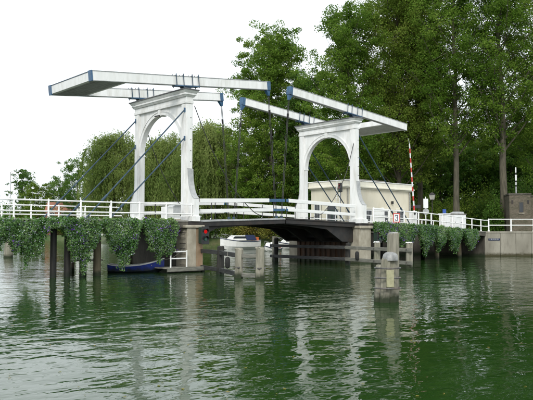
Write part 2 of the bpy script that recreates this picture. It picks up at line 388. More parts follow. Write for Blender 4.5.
# ------------------------------------------------------------------ drawbridge
L = 16.14; DZ = 3.13; VN, VF = .33, 6.60
def portal(u0, label):
    t = thing('bridge_portal', (u0, 3.465, DZ), label, 'portal', 'white portals of the drawbridge')
    mat = 'white_paint'
    # legs with flared feet: profile in u-z
    def leg(v0, v1, nm='leg'):
        near = v0 < 3; sg = -1 if near else 1; ve = v0 if near else v1
        o = MB().box(u0-.25, u0+.25, v0, v1, DZ-.02, 10.6).build(nm, mat, t, bevel=.015)
        vo = (v0 - .04) if near else v1
        MB().box(u0-.18, u0+.18, vo, vo+.04, 6.45, 10.55).build('pilaster_strip', mat, o, bevel=.01)
        MB().box(u0-.29, u0-.252, v0+.08, v1-.08, DZ+.5, 10.55).build('pilaster_strip', mat, o, bevel=.01)
        # concave wing buttress on the outer side
        h = [(.06, 6.42), (.07, 6.05), (.11, 5.7), (.19, 5.35), (.30, 5.03), (.44, 4.78), (.60, 4.60), (.74, 4.52), (.74, DZ-.02)]
        ua, ub = u0-.13, u0+.235; n = len(h); vs = []
        for u in (ua, ub):
            for (a, z) in h: vs.append((u, ve + sg*a, z))
            for (a, z) in h: vs.append((u, ve - sg*.02, z))
        fs = []
        for i in range(n-1):
            fs += [(i, i+1, n+i+1, n+i), (2*n+i, 3*n+i, 3*n+i+1, 2*n+i+1), (i, 2*n+i, 2*n+i+1, i+1), (n+i, n+i+1, 3*n+i+1, 3*n+i)]
        fs += [(0, n, 3*n, 2*n), (n-1, 3*n-1, 4*n-1, 2*n-1)]
        w = MB().add(vs, fs).build('wing_buttress', mat, o)
        capp = [(u0+.05, ve + sg*(a+.012), z+.012) for a, z in h[:-1]]
        m = MB()
        for p, q in zip(capp[:-1], capp[1:]): m.bar(p, q, .42, .03, (0, sg, .3))
        m.build('buttress_capping', 'grey_edge', o)
        y0_, y1_ = (ve-.80, v1+.05) if near else (v0-.05, ve+.80)
        MB().box(u0-.32, u0+.30, y0_, y1_, DZ-.03, DZ+.30).build('plinth', mat, o, bevel=.015)
        for zz in (6.9, 7.6, 8.3, 9.0, 9.7):
            MB().cyl((u0+.08, v0-.04, zz), (u0+.08, v0-.065, zz), .028, n=8).build('bolt', 'rod_dark', o)
        return o
    leg(VN, VN+.55); leg(VF-.55, VF)
    # spandrel panel with arch opening
    a0, a1 = VN+.55, VF-.55; cv = (a0+a1)/2; rr = (a1-a0)/2 - .07; zs = 10.22 - rr
    K = 28
    def ring(r0, r1, ua, ub, nm, par, mtl=mat):
        m = MB(); vs = []
        for u in (ua, ub):
            for k in range(K+1):
                an = math.pi*k/K
                for r in (r0, r1): vs.append((u0+u, cv - r*math.cos(an), zs + r*math.sin(an)))
        q = 2*(K+1); fs = []
        for k in range(K):
            i = 2*k
            fs += [(i, i+1, i+3, i+2), (q+i, q+i+2, q+i+3, q+i+1), (i, i+2, q+i+2, q+i), (i+1, q+i+1, q+i+3, i+3)]
        fs += [(0, q, q+1, 1), (2*K, 2*K+1, q+2*K+1, q+2*K)]
        m.add(vs, fs); return m.build(nm, mtl, par)
    m = MB(); vs = []; zt = 10.62
    for u in (-.14, .14):
        for k in range(K+1):
            an = math.pi*k/K
            v = cv - rr*math.cos(an); vs.append((u0+u, v, zs + rr*math.sin(an)))
            # outer point on the rectangle border
            vo = cv - (a1-a0)/2*math.cos(an)*1.0
            vo = min(max(cv - (a1-a0)/2*math.cos(an)*1.25, a0), a1)
            zo = zt if k not in (0, K) else zs
            if k in (1, K-1): zo = zs + (zt-zs)*.45; vo = a0 if k == 1 else a1
            if k in (2, K-2): zo = zt; vo = a0 if k == 2 else a1
            vs.append((u0+u, vo, zo))
    q = 2*(K+1); fs = []
    for k in range(K):
        i = 2*k
        fs += [(i, i+1, i+3, i+2), (q+i, q+i+2, q+i+3, q+i+1), (i, i+2, q+i+2, q+i), (i+1, q+i+1, q+i+3, i+3)]
    fs += [(0, q, q+1, 1), (2*K, 2*K+1, q+2*K+1, q+2*K)]
    m.add(vs, fs); arch = m.build('arch', mat, t)
    ring(rr-.003, rr+.22, -.19, -.137, 'arch_moulding', arch); ring(rr-.003, rr+.22, .137, .19, 'arch_moulding', arch)
    ring(rr+.222, rr+.30, -.225, -.137, 'arch_moulding', arch)
    for v0, v1 in ((a0, a0+.075), (a1-.075, a1)):        # jamb strips below the springing, with imposts
        MB().box(u0-.14, u0+.14, v0, v1, DZ, zs+.01).build('jamb', mat, arch, bevel=.008)
        MB().box(u0-.22, u0+.22, v0-.02, v1+.03, zs-.05, zs+.06).build('impost', mat, arch, bevel=.01)
    MB().frus((u0-.26, u0+.26, cv-.11, cv+.11), (u0-.27, u0+.27, cv-.16, cv+.16), 10.16, 10.60).build('keystone', mat, arch, bevel=.01)
    # entablature: architrave, frieze, stepped cornice, lead cap
    y0, y1 = VN, VF
    BX('architrave', mat, t, u0-.30, u0+.30, y0-.05, y1+.05, 10.60, 10.78, .012)
    BX('frieze', mat, t, u0-.27, u0+.27, y0-.02, y1+.02, 10.778, 11.02, .008)
    c = MB().frus((u0-.34, u0+.34, y0-.04, y1+.04), (u0-.42, u0+.42, y0-.13, y1+.13), 11.018, 11.14).build('cornice', mat, t, bevel=.008)
    MB().box(u0-.44, u0+.44, y0-.16, y1+.16, 11.138, 11.26).build('moulding', mat, c, bevel=.01)
    MB().frus((u0-.45, u0+.45, y0-.17, y1+.17), (u0-.54, u0+.54, y0-.30, y1+.30), 11.258, 11.42).build('moulding', mat, c, bevel=.008)
    BX('lead_cap', 'lead_cap', t, u0-.57, u0+.57, y0-.33, y1+.33, 11.418, 11.50, .015)
    return t, cv, zs, rr
for u0, lb in ((0.0, 'white wooden arched portal nearer the left, above the blue rowing boat'), (L, 'white wooden arched portal beside the cream bridge house')):
    t, cv, zs, rr = portal(u0, lb)
    if u0 == 0.0:
        lt = thing('portal_lamp', (u0-.32, cv, 10.0), 'small dark lamp hanging at the crown of the left portal arch', 'lamp')
        MB().bar((u0-.45, cv-.35, 10.12), (u0-.45, cv+.2, 10.12), .14, .09).build('housing', 'steel_black', lt, bevel=.02)
        MB().bar((u0-.45, cv-.3, 10.06), (u0-.45, cv+.15, 10.06), .1, .04).build('lens', 'lamp_glass', lt)
        MB().bar((u0-.33, cv-.1, 10.13), (u0-.45, cv-.1, 10.13), .05, .05).build('bracket', 'steel_black', lt)

# stays: each leg carries two rods down to the approach deck
def stays(u0, sgn, which):
    for v, nm in ((VN+.1, 'near'), (VF-.2, 'far')):
        for zt, du, hh in ((10.15, 7.05, 'upper'), (8.35, 5.55, 'lower')):
            a = Vector((u0 + sgn*.33, v, zt)); zb = DZ if sgn < 0 else DZ - .012*du*2
            b = Vector((u0 + sgn*du, v, zb + .02))
            t = thing('stay_rod', (b.x, b.y, zb), '%s dark blue stay rod on the %s leg of the %s portal' % (hh, nm, which), 'stay rod', 'stay rods of the portals')
            MB().tube([a, b], .045, 8).build('rod', 'stay_paint', t, smooth=True)
            MB().bar(a - Vector((sgn*.03, 0, -.16)), a - Vector((sgn*.03, 0, .14)), .05, .12).build('eye_plate', 'blue_paint', t, bevel=.01)
            MB().box(b.x-.16, b.x+.16, b.y-.1, b.y+.1, zb-.005, zb+.06).build('foot_plate', 'stay_paint', t)
            m = a.lerp(b, .82); d = (b-a).normalized()
            MB().cyl(m - d*.25, m + d*.25, .075, n=8).build('turnbuckle', 'stay_paint', t, smooth=True)
stays(0.0, -1, 'left'); stays(L, 1, 'right')

# balance frames
ZP = 11.80; HB = .555
def balance(u0, sgn, al, a, b, label, left):
    """sgn +1: head points to +u"""
    t = thing('balance_frame', (u0, 3.465, 11.5), label, 'balance beam', 'balance frames of the drawbridge')
    ca, sa = math.cos(al), math.sin(al)
    def fn(s, v, h): return (u0 + sgn*(s*ca - h*sa), v, ZP + s*sa + h*ca)
    VB = ((.55, .88), (5.97, 6.30))
    for v0, v1 in VB:
        bm_ = MB().box(-b, a, v0, v1, 0, HB, fn).build('beam', 'white_paint', t, bevel=.012)
        MB().box(-b-.02, a-.2, v0-.025, v1+.025, HB-.004, HB+.03, fn).build('top_cap', 'grey_edge', bm_)
        MB().box(-b, a-.2, v0-.018, v1+.018, -.02, .02, fn).build('bottom_flange', 'grey_edge', bm_)
        # head cap and hanger
        h = MB().box(a-.28, a+.04, v0-.03, v1+.03, -.03, HB+.03, fn).build('head_cap', 'blue_paint', t, bevel=.015)
        MB().hexa([fn(a-.02-.12, v0+.08, -.42), fn(a-.02+.0, v0+.08, -.42), fn(a-.02, v1-.08, -.42), fn(a-.14, v1-.08, -.42),
                   fn(a-.36, v0+.02, -.03), fn(a+.02, v0+.02, -.03), fn(a+.02, v1-.02, -.03), fn(a-.36, v1-.02, -.03)]).build('hanger', 'blue_paint', h, bevel=.01)
        # saddle
        sd_ = MB().box(-.95, .95, v0-.06, v1+.06, -.085, -.022, fn).build('saddle', 'blue_paint', t, bevel=.01)
        MB().hexa([fn(-.12, v0+.02, -.27), fn(.12, v0+.02, -.27), fn(.12, v1-.02, -.27), fn(-.12, v1-.02, -.27),
                   fn(-.42, v0-.02, -.085), fn(.42, v0-.02, -.085), fn(.42, v1+.02, -.085), fn(-.42, v1+.02, -.085)]).build('pivot', 'stay_paint', sd_, bevel=.01)
        MB().box(u0-.3, u0+.3, v0-.05, v1+.05, 11.497, 11.56).build('bearing', 'stay_paint', sd_)
        for s in (-.85, -.3, .38, .88):
            for vv in (v0-.05, v1+.05):
                MB().cyl(fn(s, vv, -.16), fn(s, vv, HB+.16), .028, n=6).build('bolt_rod', 'stay_paint', sd_)
            MB().box(s-.04, s+.04, v0-.07, v1+.07, HB+.031, HB+.07, fn).build('strap', 'stay_paint', sd_)
    # tail: crossbeam and counterweight deck
    v0, v1 = VB[0][1], VB[1][0]
    BXm = MB().box(-b+.0, -b+.28, v0+.002, v1-.002, .03, HB-.02, fn).build('tail_crossbeam', 'white_paint', t, bevel=.01)
    MB().box(-b-.02, -b+.30, v0+.03, v1-.03, HB-.022, HB+.028, fn).build('top_cap', 'stay_paint' if left else 'grey_edge', BXm)
    MB().box(-b+2.35, -b+2.6, v0+.002, v1-.002, .05, HB-.06, fn).build('crossbeam', 'white_paint', t, bevel=.01)
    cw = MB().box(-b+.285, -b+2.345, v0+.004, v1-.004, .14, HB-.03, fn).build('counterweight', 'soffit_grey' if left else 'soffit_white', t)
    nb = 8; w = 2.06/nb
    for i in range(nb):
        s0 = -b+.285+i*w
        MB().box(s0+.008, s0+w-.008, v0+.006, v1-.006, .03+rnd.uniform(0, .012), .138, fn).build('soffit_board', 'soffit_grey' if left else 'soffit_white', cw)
    if left:
        for v0, v1 in VB:
            MB().box(-b-.045, -b+.05, v0-.03, v1+.03, -.03, HB+.05, fn).build('tail_cap', 'blue_paint', t, bevel=.01)
    return fn
f1 = balance(0.0, 1, .099, 7.15, 6.67, 'long white balance frame over the left portal with grey counterweight underside', True)
f2 = balance(L, -1, .0925, 7.15, 6.85, 'long white balance frame over the right portal sloping down to the trees', False)

# leaves (movable decks)
def leaf(u0, sgn, label, light_edge):
    """heel at u0, tip at mid span; camber up to the tip"""
    t = thing('bridge_leaf', (u0, 3.465, DZ-.3), label, 'bridge deck', 'movable leaves of the drawbridge')
    Lh = L/2 - .06
    def fn(s, v, h): return (u0 + sgn*s, v, DZ + .26*(s/Lh) + h)
    s0 = .62
    # deck planks
    n = 30; w = (Lh - s0)/n
    dk = MB().box(s0, Lh, .12, 6.75, -.30, -.09, fn).build('deck', 'steel_black', t)
    for i in range(n):
        MB().box(s0+i*w+.006, s0+(i+1)*w-.006, .14, 6.73, -.088, -.02+rnd.uniform(-.004, .004), fn).build('plank', 'plank_grey', dk)
    # edge strip
    MB().box(s0+.05, Lh-.02, -.06, .115, -.08, .03, fn).build('edge_strip', 'grey_edge' if light_edge else 'steel_black', t, bevel=.01)
    MB().box(s0+.05, Lh-.02, 6.755, 6.93, -.08, .03, fn).build('edge_strip', 'grey_edge', t, bevel=.01)
    MB().box(s0, Lh, .00, .115, -.36, -.083, fn).build('fascia', 'steel_black', t)
    # fish-belly girders
    for v in (.25, 2.4, 4.5, 6.4):
        prof = [(s0, -.31), (s0, -1.0), (1.0, -.95), (2.2, -.5), (5.5, -.40), (Lh, -.36), (Lh, -.31)] if light_edge else [(s0, -.31), (s0, -1.5), (1.9, -1.5), (3.6, -.62), (5.5, -.48), (Lh, -.40), (Lh, -.31)]
        m = MB(); m.prism(prof, lambda a, h, c: fn(a, c, h), v, v+.22)
        m.build('girder', 'steel_black', t)
    for s in (1.5, 3.4, 5.4, 7.4):
        MB().box(s, s+.18, .48, 6.38, -.42 if (s > 3 or light_edge) else -1.2, -.31, fn).build('cross_girder', 'steel_black', t)
    # railings: two broad white planks on short posts
    for v, nm in ((.02, 'near'), (6.86, 'far')):
        be = (1.5 if light_edge else .22) if v < 3 else .12
        up = MB().box(.62, Lh-be-.005, v-.045, v+.045, 1.14, 1.40, fn).build('top_rail', 'white_rail', t, bevel=.015)
        lo = MB().box(.62, Lh-be*.75-.005, v-.045, v+.045, .50, .73, fn).build('lower_rail', 'white_rail', t, bevel=.015)
        MB().box(Lh-be, Lh-.02, v-.05, v+.05, 1.16, 1.37, fn).build('rail_end', 'blue_paint', up, bevel=.01)
        MB().box(Lh-be*.75, Lh-.02, v-.05, v+.05, .52, .69, fn).build('rail_end', 'blue_paint', lo, bevel=.01)
        for k in range(3):
            s = 1.6 + k*2.7; vv = v + (.075 if v < 3 else -.075)
            MB().cyl(fn(s, vv, -.02), fn(s, vv, 1.36), .024, n=6).build('rail_post', 'rod_dark', t)
    return fn
g1 = leaf(0.0, 1, 'left bridge leaf, dark underside with pale grey edge and white rails', True)
g2 = leaf(L, -1, 'right bridge leaf, dark deep underside meeting the brown pier', False)
# lifting rods
for u0, fb, gl, which in ((0, f1, g1, 'left'), (L, f2, g2, 'right')):
    for v, nm in ((.715, 'near'), (6.135, 'far')):
        a = Vector(fb(7.15-.08, v, -.36)); b = Vector(gl(L/2-.06-.18, v, -.02))
        t = thing('lifting_rod', (b.x, b.y, b.z), '%s pair of thin dark lifting rods hung from the %s balance frame' % (nm, which), 'rod', 'lifting rods at mid span')
        for dv in (-.05, .05):
            MB().tube([a + Vector((0, dv, 0)), a.lerp(b, .5) + Vector((0, dv*1.4, 0)), b + Vector((0, dv, 0))], .022, 6).build('rod', 'rod_dark', t)
        m1 = a.lerp(b, .12); m2 = a.lerp(b, .16)
        MB().bar(m1, m2, .06, .16, (1, 0, 0)).build('coupling', 'rod_dark', t)
        MB().box(b.x-.08, b.x+.08, b.y-.09, b.y+.09, b.z, b.z+.22).build('clevis', 'stay_paint', t, bevel=.01)
# slack cables
def cable(pts, label, r=.028):
    t = MB()
    P = []
    for i in range(len(pts)-1):
        p0 = Vector(pts[max(i-1, 0)]); p1 = Vector(pts[i]); p2 = Vector(pts[i+1]); p3 = Vector(pts[min(i+2, len(pts)-1)])
        for k in range(8):
            s = k/8
            P.append(.5*((2*p1) + (p2-p0)*s + (2*p0-5*p1+4*p2-p3)*s*s + (3*p1-p0-3*p2+p3)*s**3))
    P.append(Vector(pts[-1]))
    tag(t.tube(P, r, 6).build('slack_cable', 'rod_dark', None, smooth=True), label, 'cable', 'slack cables of the leaves')
cable([(.36, .30, 10.5), (1.5, .2, 8.1), (3.0, .1, 5.8), (4.3, 0, 4.4), (5.4, -.02, 3.65), (6.6, -.02, 3.50)], 'slack dark cable from the near leg of the left portal to its leaf')
cable([(.36, 6.4, 10.3), (1.4, 6.5, 7.8), (2.6, 6.6, 5.8), (3.8, 6.7, 4.3), (4.8, 6.95, 3.6), (5.8, 6.98, 3.45)], 'slack dark cable from the far leg of the left portal to its leaf')
cable([(15.78, .36, 9.4), (14.7, .2, 7.0), (13.4, .1, 5.2), (12.0, 0, 3.95), (10.9, -.02, 3.52), (10.0, -.02, 3.44)], 'slack dark cable from the near leg of the right portal to its leaf')

# approach decks -------------------------------------------------------------
def approach(label, pts, v0f, v1, name='approach_deck'):
    """pts: list of (u, z, vnear)"""
    t = thing(name, (pts[0][0], 3.4, pts[0][1]-.4), label, 'bridge deck')
    for i in range(len(pts)-1):
        (ua, za, va), (ub, zb, vb) = pts[i], pts[i+1]
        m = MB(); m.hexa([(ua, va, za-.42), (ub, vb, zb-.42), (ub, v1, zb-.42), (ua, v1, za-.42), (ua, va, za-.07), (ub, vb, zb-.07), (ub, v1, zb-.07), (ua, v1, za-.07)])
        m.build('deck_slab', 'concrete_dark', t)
        m = MB(); m.hexa([(ua, va+1.2, za-.068), (ub, vb+1.2, zb-.068), (ub, v1-1.2, zb-.068), (ua, v1-1.2, za-.068), (ua, va+1.2, za-.03), (ub, vb+1.2, zb-.03), (ub, v1-1.2, zb-.03), (ua, v1-1.2, za-.03)])
        m.build('carriageway', 'asphalt', t)
        for (e0, e1, e0b, e1b) in ((va-.04, va+1.19, vb-.04, vb+1.19), (v1-1.19, v1+.04, v1-1.19, v1+.04)):
            m = MB(); m.hexa([(ua, e0, za-.067), (ub, e0b, zb-.067), (ub, e1b, zb-.067), (ua, e1, za-.067), (ua, e0, za+.03), (ub, e0b, zb+.03), (ub, e1b, zb+.03), (ua, e1, za+.03)])
            m.build('footpath', 'paving', t, bevel=.015)
    return t
approach('left approach deck on dark piles behind the hanging flowers', [(-34, DZ-.03, -.36), (-20, DZ-.02, -.36), (-.55, DZ, -.36)], None, 7.2)
RA = [(L+.55, DZ, -.36), (24.5, 2.93, -.25), (36.72, 2.42, 1.30)]
approach('right approach deck sloping down to the quay', RA, None, 7.2)
BX('heel_plate', 'steel_black', tag(thing('left_heel', (0, 3.4, 2.7), 'concrete heel slab under the left portal', 'slab'), None), -.548, .6, -.36, 7.2, 2.70, DZ-.04, .02).name = 'slab'
BX('heel_plate', 'steel_black', tag(thing('right_heel', (L, 3.4, 2.7), 'concrete heel slab under the right portal', 'slab'), None), L-.6, L+.548, -.36, 7.2, 2.70, DZ-.04, .02).name = 'slab'
sheet('road', [(36.74, 2.55), (60, 2.6), (160, 2.6), (160, 6.0), (60, 6.0), (36.74, 6.0)], QZ+.05, 'asphalt')

# railings --------------------------------------------------------------------
def railing(name, label, path, spacing, hts, r_post, r_rail, first=0.0, posttop=.08):
    """path: list of 3D points along the foot of the rail"""
    t = thing(name, path[0], label, 'railing')
    P = [Vector(p) for p in path]
    segs = [(P[i], P[i+1], (P[i+1]-P[i]).length) for i in range(len(P)-1)]
    tot = sum(s[2] for s in segs)
    def atd(d):
        for a, b, l in segs:
            if d <= l + 1e-6: return a.lerp(b, d/l)
            d -= l
        return P[-1]
    d = first; k = 0
    while d <= tot:
        p = atd(d)
        m = MB(); m.tube([p, p + Vector((0, 0, .10)), p + Vector((0, 0, .12)), p + Vector((0, 0, hts[0]+posttop-.05)), p + Vector((0, 0, hts[0]+posttop))], [r_post*1.5, r_post*1.5, r_post, r_post, r_post*.5], 8)
        m.build('post', 'white_rail', t, smooth=True)
        # each bay's rails
        q = atd(min(d+spacing, tot))
        if d + .05 < tot:
            for h in hts:
                pts = [p + Vector((0, 0, h))]
                acc = 0
                for a, b, l in segs:
                    acc += l
                    if d + .01 < acc < d + spacing - .01 and acc < tot - .01: pts.append(b + Vector((0, 0, h)))
                pts.append(q + Vector((0, 0, h)))
                MB().tube(pts, r_rail, 8).build('rail', 'white_rail', t, smooth=True)
        d += spacing; k += 1
    return t
railing('bridge_railing', 'white tube railing above the hanging flowers on the left approach', [(-33.6, -.28, DZ-.01), (-.15, -.28, DZ+.0)], 1.85, (1.0, .42), .05, .04, .05, .1)
railing('bridge_railing', 'white tube railing on the far side of the left approach', [(-33.6, 7.08, DZ-.01), (-.95, 7.08, DZ+.0)], 1.85, (1.0, .42), .05, .04, .3, .08)
railing('bridge_railing', 'white tube railing above the hanging flowers on the right approach', [(L+1.1, -.28, DZ), (24.5, -.17, 2.94), (36.5, 1.30, 2.44), tuple(onq(.40, QZ+.10, -.2))], 2.05, (1.12, .52), .055, .045, .1, .06)
railing('bridge_railing', 'white tube railing on the far side of the right approach', [(L+1.2, 7.08, DZ), (24.5, 7.08, 2.94), (36.5, 7.08, 2.44)], 2.05, (1.1, .5), .055, .045, .4, .06)
qa = onq(.35, QZ+.10, -.2); qb = onq(30.5, QZ+.10, -.2)
railing('quay_railing', 'white tube railing along the top of the tan quay wall', [tuple(qa), tuple(qb)], 2.25, (1.22, .62), .07, .048, .12, .06)

# piers -----------------------------------------------------------------------
def pier_left():
    t = thing('bridge_pier', (0, 3.4, 0), 'tan concrete pier with iron rungs under the left portal', 'pier', 'piers of the drawbridge')
    BX('column', 'concrete', t, -.78, -.10, -.62, .6, -.9, 2.68, .03)
    BX('rusty_face', 'concrete_rust', t, -.096, .42, -.60, .6, -.9, 2.68, .02)
    BX('column_cap', 'concrete', t, -.95, .5, -.70, .7, 2.685, 2.86, .03)
    BX('pier_wall', 'concrete_dark', t, -.5, .38, .603, 6.5, -.9, 2.68, .02)
    BX('column', 'concrete', t, -.78, .42, 6.503, 7.3, -.9, 2.68, .03)
    for i in range(7):
        z = .42 + i*.33
        m = MB(); m.tube([(-.78, -.42, z), (-.87, -.42, z), (-.87, .05, z), (-.78, .05, z)], .018, 6)
        m.build('rung', 'rod_dark', t)
    return t
pier_left()
def sig_light(x, y, z, label, lit):
    t = thing('ship_signal', (x, y, z), label, 'traffic light', 'ship signals on the bridge piers')
    BX('housing', 'dark_green_box', t, x-.24, x+.24, y-.1, y+.30, z, z+1.02, .03)
    BX('back_plate', 'black_plastic', t, x-.29, x+.29, y-.14, y-.101, z-.04, z+1.06, .015)
    for k, (zz, mt) in enumerate(((z+.74, 'red_lit' if lit else 'red_lens'), (z+.28, 'green_lens'))):
        MB().cyl((x, y-.142, zz), (x, y-.18, zz), .12, .10, 16).build('lens', mt, t, smooth=True)
        vs = []; fs = []
        for j in range(13):
            an = R(-10) + R(200)*j/12; d_ = .34 - .16*abs(j-6)/6
            for rr_, dx in ((.19, .143), (.19, d_), (.175, .143), (.175, d_-.01)):
                vs.append((x+rr_*math.cos(an), y-dx, zz+rr_*math.sin(an)))
        for j in range(12):
            i = 4*j
            fs += [(i, i+1, i+5, i+4), (i+2, i+6, i+7, i+3), (i+1, i+3, i+7, i+5), (i, i+4, i+6, i+2)]
        MB().add(vs, fs).build('visor', 'black_plastic', t)
    MB().bar((x, y+.30, z+.5), (x, y+.50, z+.5), .08, .3).build('bracket', 'rod_dark', t)
sig_light(.15, -1.10, 1.72, 'dark ship signal with red lamp lit on the left pier', True)
sig_light(L+1.10, -.85, 1.62, 'dark unlit ship signal on the corner of the right pier', False)

def service_platform():
    t = thing('service_platform', (-1.2, .2, .2), 'small landing with white rail at the foot of the left pier', 'landing')
    for i in range(6):
        v = -1.0 + i*.26
        BX('plank', 'plank_grey', t, -2.45, .62 if v < -.62-.26 else -.80, v, v+.25, .24, .31, .008)
    BX('edge_beam', 'beam_grey', t, -2.5, .6, -1.12, -1.005, .08, .33, .015)
    for x in (-2.3, -1.0, .2): BX('support', 'pile_tar', t, x-.09, x+.09, -.98, -.80, -.9, .238)
    for x in (-2.2, -1.05):
        MB().cyl((x, -.95, .3), (x, -.95, 1.34), .045, n=8).build('rail_post', 'white_rail', t, smooth=True)
    for z in (.86, 1.27): MB().bar((-2.2, -.95, z), (-1.05, -.95, z), .05, .07).build('rail', 'white_rail', t)
service_platform()
def jetty():
    t = thing('wooden_landing', (-4.8, 4.5, .3), 'small wooden landing behind the moored blue boat', 'landing')
    for i in range(5): BX('plank', 'plank_grey', t, -5.9+i*.42, -5.5+i*.42, 4.3, 5.6, .62, .69, .008)
    for x in (-5.8, -4.1):
        BX('support', 'pile_brown', t, x-.09, x+.09, 4.4, 4.58, -.9, .618)
        BX('rail_post', 'white_rail', t, x-.04, x+.04, 4.32, 4.40, .692, 1.7)
    for z in (1.2, 1.62): BX('rail', 'white_rail', t, -5.8, -4.1, 4.28, 4.318, z, z+.07)
jetty()

def pier_right():
    t = thing('bridge_pier', (L, 3.4, 0), 'rust brown sheet piled pier with tan column under the right portal', 'pier', 'piers of the drawbridge')
    BX('column', 'concrete', t, L-.62, L+.75, -.42, .75, -.9, 2.68, .03)
    BX('column_cap', 'concrete', t, L-.7, L+.95, -.55, .85, 2.685, 2.90, .03)
    BX('column', 'concrete', t, L-.62, L+.75, 6.5, 7.5, -.9, 2.68, .03)
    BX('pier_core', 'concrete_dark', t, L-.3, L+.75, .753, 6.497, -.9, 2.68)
    BX('waling', 'steel_black', t, L-.72, L-.56, .76, 6.49, 1.62, 1.80, .01)
    n = 20; w = (6.49-.76)/n
    for i in range(n):
        v = .76 + i*w; off = -.10 if i % 2 else .0
        m = MB(); m.hexa([(L-.50+off, v+.015, -.9), (L-.50+off, v+w-.015, -.9), (L-.42, v+w, -.9), (L-.42, v, -.9), (L-.50+off, v+.015, 1.64), (L-.50+off, v+w-.015, 1.64), (L-.42, v+w, 1.64), (L-.42, v, 1.64)])
        m.build('sheet_pile', 'sheet_rust', t)
pier_right()

# approach piles ---------------------------------------------------------------
def pile(x, y, r, z1, mat, label, group, lean=(0, 0), name='timber_pile', square=False):
    m = MB(); n = 12; vs = []
    pts = [(x, y, -1.0), (x+lean[0]*.3, y+lean[1]*.3, .3), (x+lean[0], y+lean[1], z1)]
    t = thing(name, (x, y, 0), label, 'pile', group)
    if square: m.box(x-r, x+r, y-r, y+r, -1, z1)
    else: m.tube(pts, [r*1.03, r*1.02, r*.97], n)
    m.build('shaft', mat, t, smooth=not square, bevel=.02 if square else 0)
    return t
gl_ = 'piles carrying the approaches'
pile(-9.15, -.18, .17, 2.7, 'pile_tar', 'black pile at the left edge of the gap between flower troughs', gl_)
pile(-8.25, .05, .17, 2.7, 'pile_tar', 'black pile beside the trailing end of the second flower trough', gl_)
pile(-7.25, .25, .17, 2.7, 'pile_tar', 'black pile hidden above by the second flower trough', gl_)
pile(-6.55, -.12, .21, 2.7, 'pile_brown', 'brown pile between the second and third flower troughs', gl_)
for i, (u, w) in enumerate(((-14.0, 'beyond the left frame edge'), (-4.0, 'behind the moored blue boat'))):
    pile(u, 6.6, .18, 2.7, 'pile_tar', 'black pile under the far edge of the left deck, %s' % w, gl_)
pile(26.9, .35, .2, 2.40, 'pile_brown', 'brown pile showing below the flowers right of the barrier', gl_)
pile(20.5, .1, .2, 2.55, 'pile_brown', 'brown pile next to the right pier below purple flowers', gl_)
pile(31.8, 1.2, .2, 2.15, 'pile_brown', 'brown pile below the white cabinet', gl_)
for u, z, w in ((20.5, 2.55, 'nearest the right pier'), (26.9, 2.40, 'in the middle'), (31.8, 2.15, 'nearest the abutment')):
    pile(u, 6.7, .2, z, 'pile_tar', 'dark pile under the far edge of the right approach, %s' % w, gl_)

# timber guide works -------------------------------------------------------------
def post_cap(t, x, y, z, r, mat='zinc_cap'):
    MB().frus((x-r*.92, x+r*.92, y-r*.92, y+r*.92), (x-r*.7, x+r*.7, y-r*.7, y+r*.7), z-.03, z+.05).build('cap', mat, t, bevel=.01)
def rough_pile(b, tp, z0, z1, rad, seed, n=18):
    """weathered round timber with long cracks and an uneven top"""
    rng = np.random.default_rng(seed); g = 1 - .13*rng.random(n)**2 - .10*(rng.random(n) < .22)
    zs_ = [z0, 0.0, .25*z1, .5*z1, .75*z1, z1-.05, z1]; vs = []; fs = []
    for i, z in enumerate(zs_):
        k = max(0, z)/z1; cx, cy = b[0]+(tp[0]-b[0])*k, b[1]+(tp[1]-b[1])*k
        wob = 1 + .03*rng.normal(size=n); sc = rad*(1.05-.06*k)*(.9 if i == 6 else 1)
        for q in range(n):
            a = 2*math.pi*q/n; vs.append((cx + sc*g[q]*wob[q]*math.cos(a), cy + sc*g[q]*wob[q]*math.sin(a), z + (rng.normal()*.02 if i >= 5 else 0)))
    for i in range(6):
        for q in range(n): fs.append((i*n+q, i*n+(q+1) % n, (i+1)*n+(q+1) % n, (i+1)*n+q))
    fs.append(tuple(range(6*n, 7*n)))
    return MB().add(vs, fs)
def guide_left():
    t = thing('timber_guide', (-.4, -3.6, 0), 'short timber guide with two pale posts running out from the left pier', 'timber guide', 'timber guides of the passage')
    # (x,y, half width, top z, material)
    posts = [(-.35, -3.35, .22, 1.62, 'pile_tar'), (-1.72, -6.75, .235, 1.55, 'pile_grey'), (-1.42, -8.1, .255, 1.62, 'pile_grey')]
    for x, y, r, z, m in posts:
        rough_pile((x, y), (x+.03, y-.02), -1.0, z, r*.98, int(abs(x*10+y*7)), 14).build('post', m, t)
        if m == 'pile_grey': post_cap(t, x, y, z, r*.8, 'pile_grey')
    for z in (1.22, .22):
        MB().bar((.42, -.2, z+.05), (-.42, -3.4, z+.02), .14, .24).build('beam', 'beam_dark', t, bevel=.012)
        MB().bar((-.42, -3.4, z+.02), (-1.72, -6.6, z-.02), .14, .24).build('beam', 'beam_dark', t, bevel=.012)
        MB().bar((-1.72, -6.6, z-.05), (-1.42, -8.2, z-.05), .14, .2).build('beam', 'beam_grey', t, bevel=.012)
    for z in (.5, 1.0):
        MB().box(-2.0, -1.24, -8.3, -6.5, z-.02, z+.02)
    for x, y, r, z, m in posts[1:]:
        BX('iron_band', 'iron_band', t, x-r*.8-.02, x+r*.8+.02, y-r*.8-.02, y+r*.8+.02, .52, .60)
guide_left()
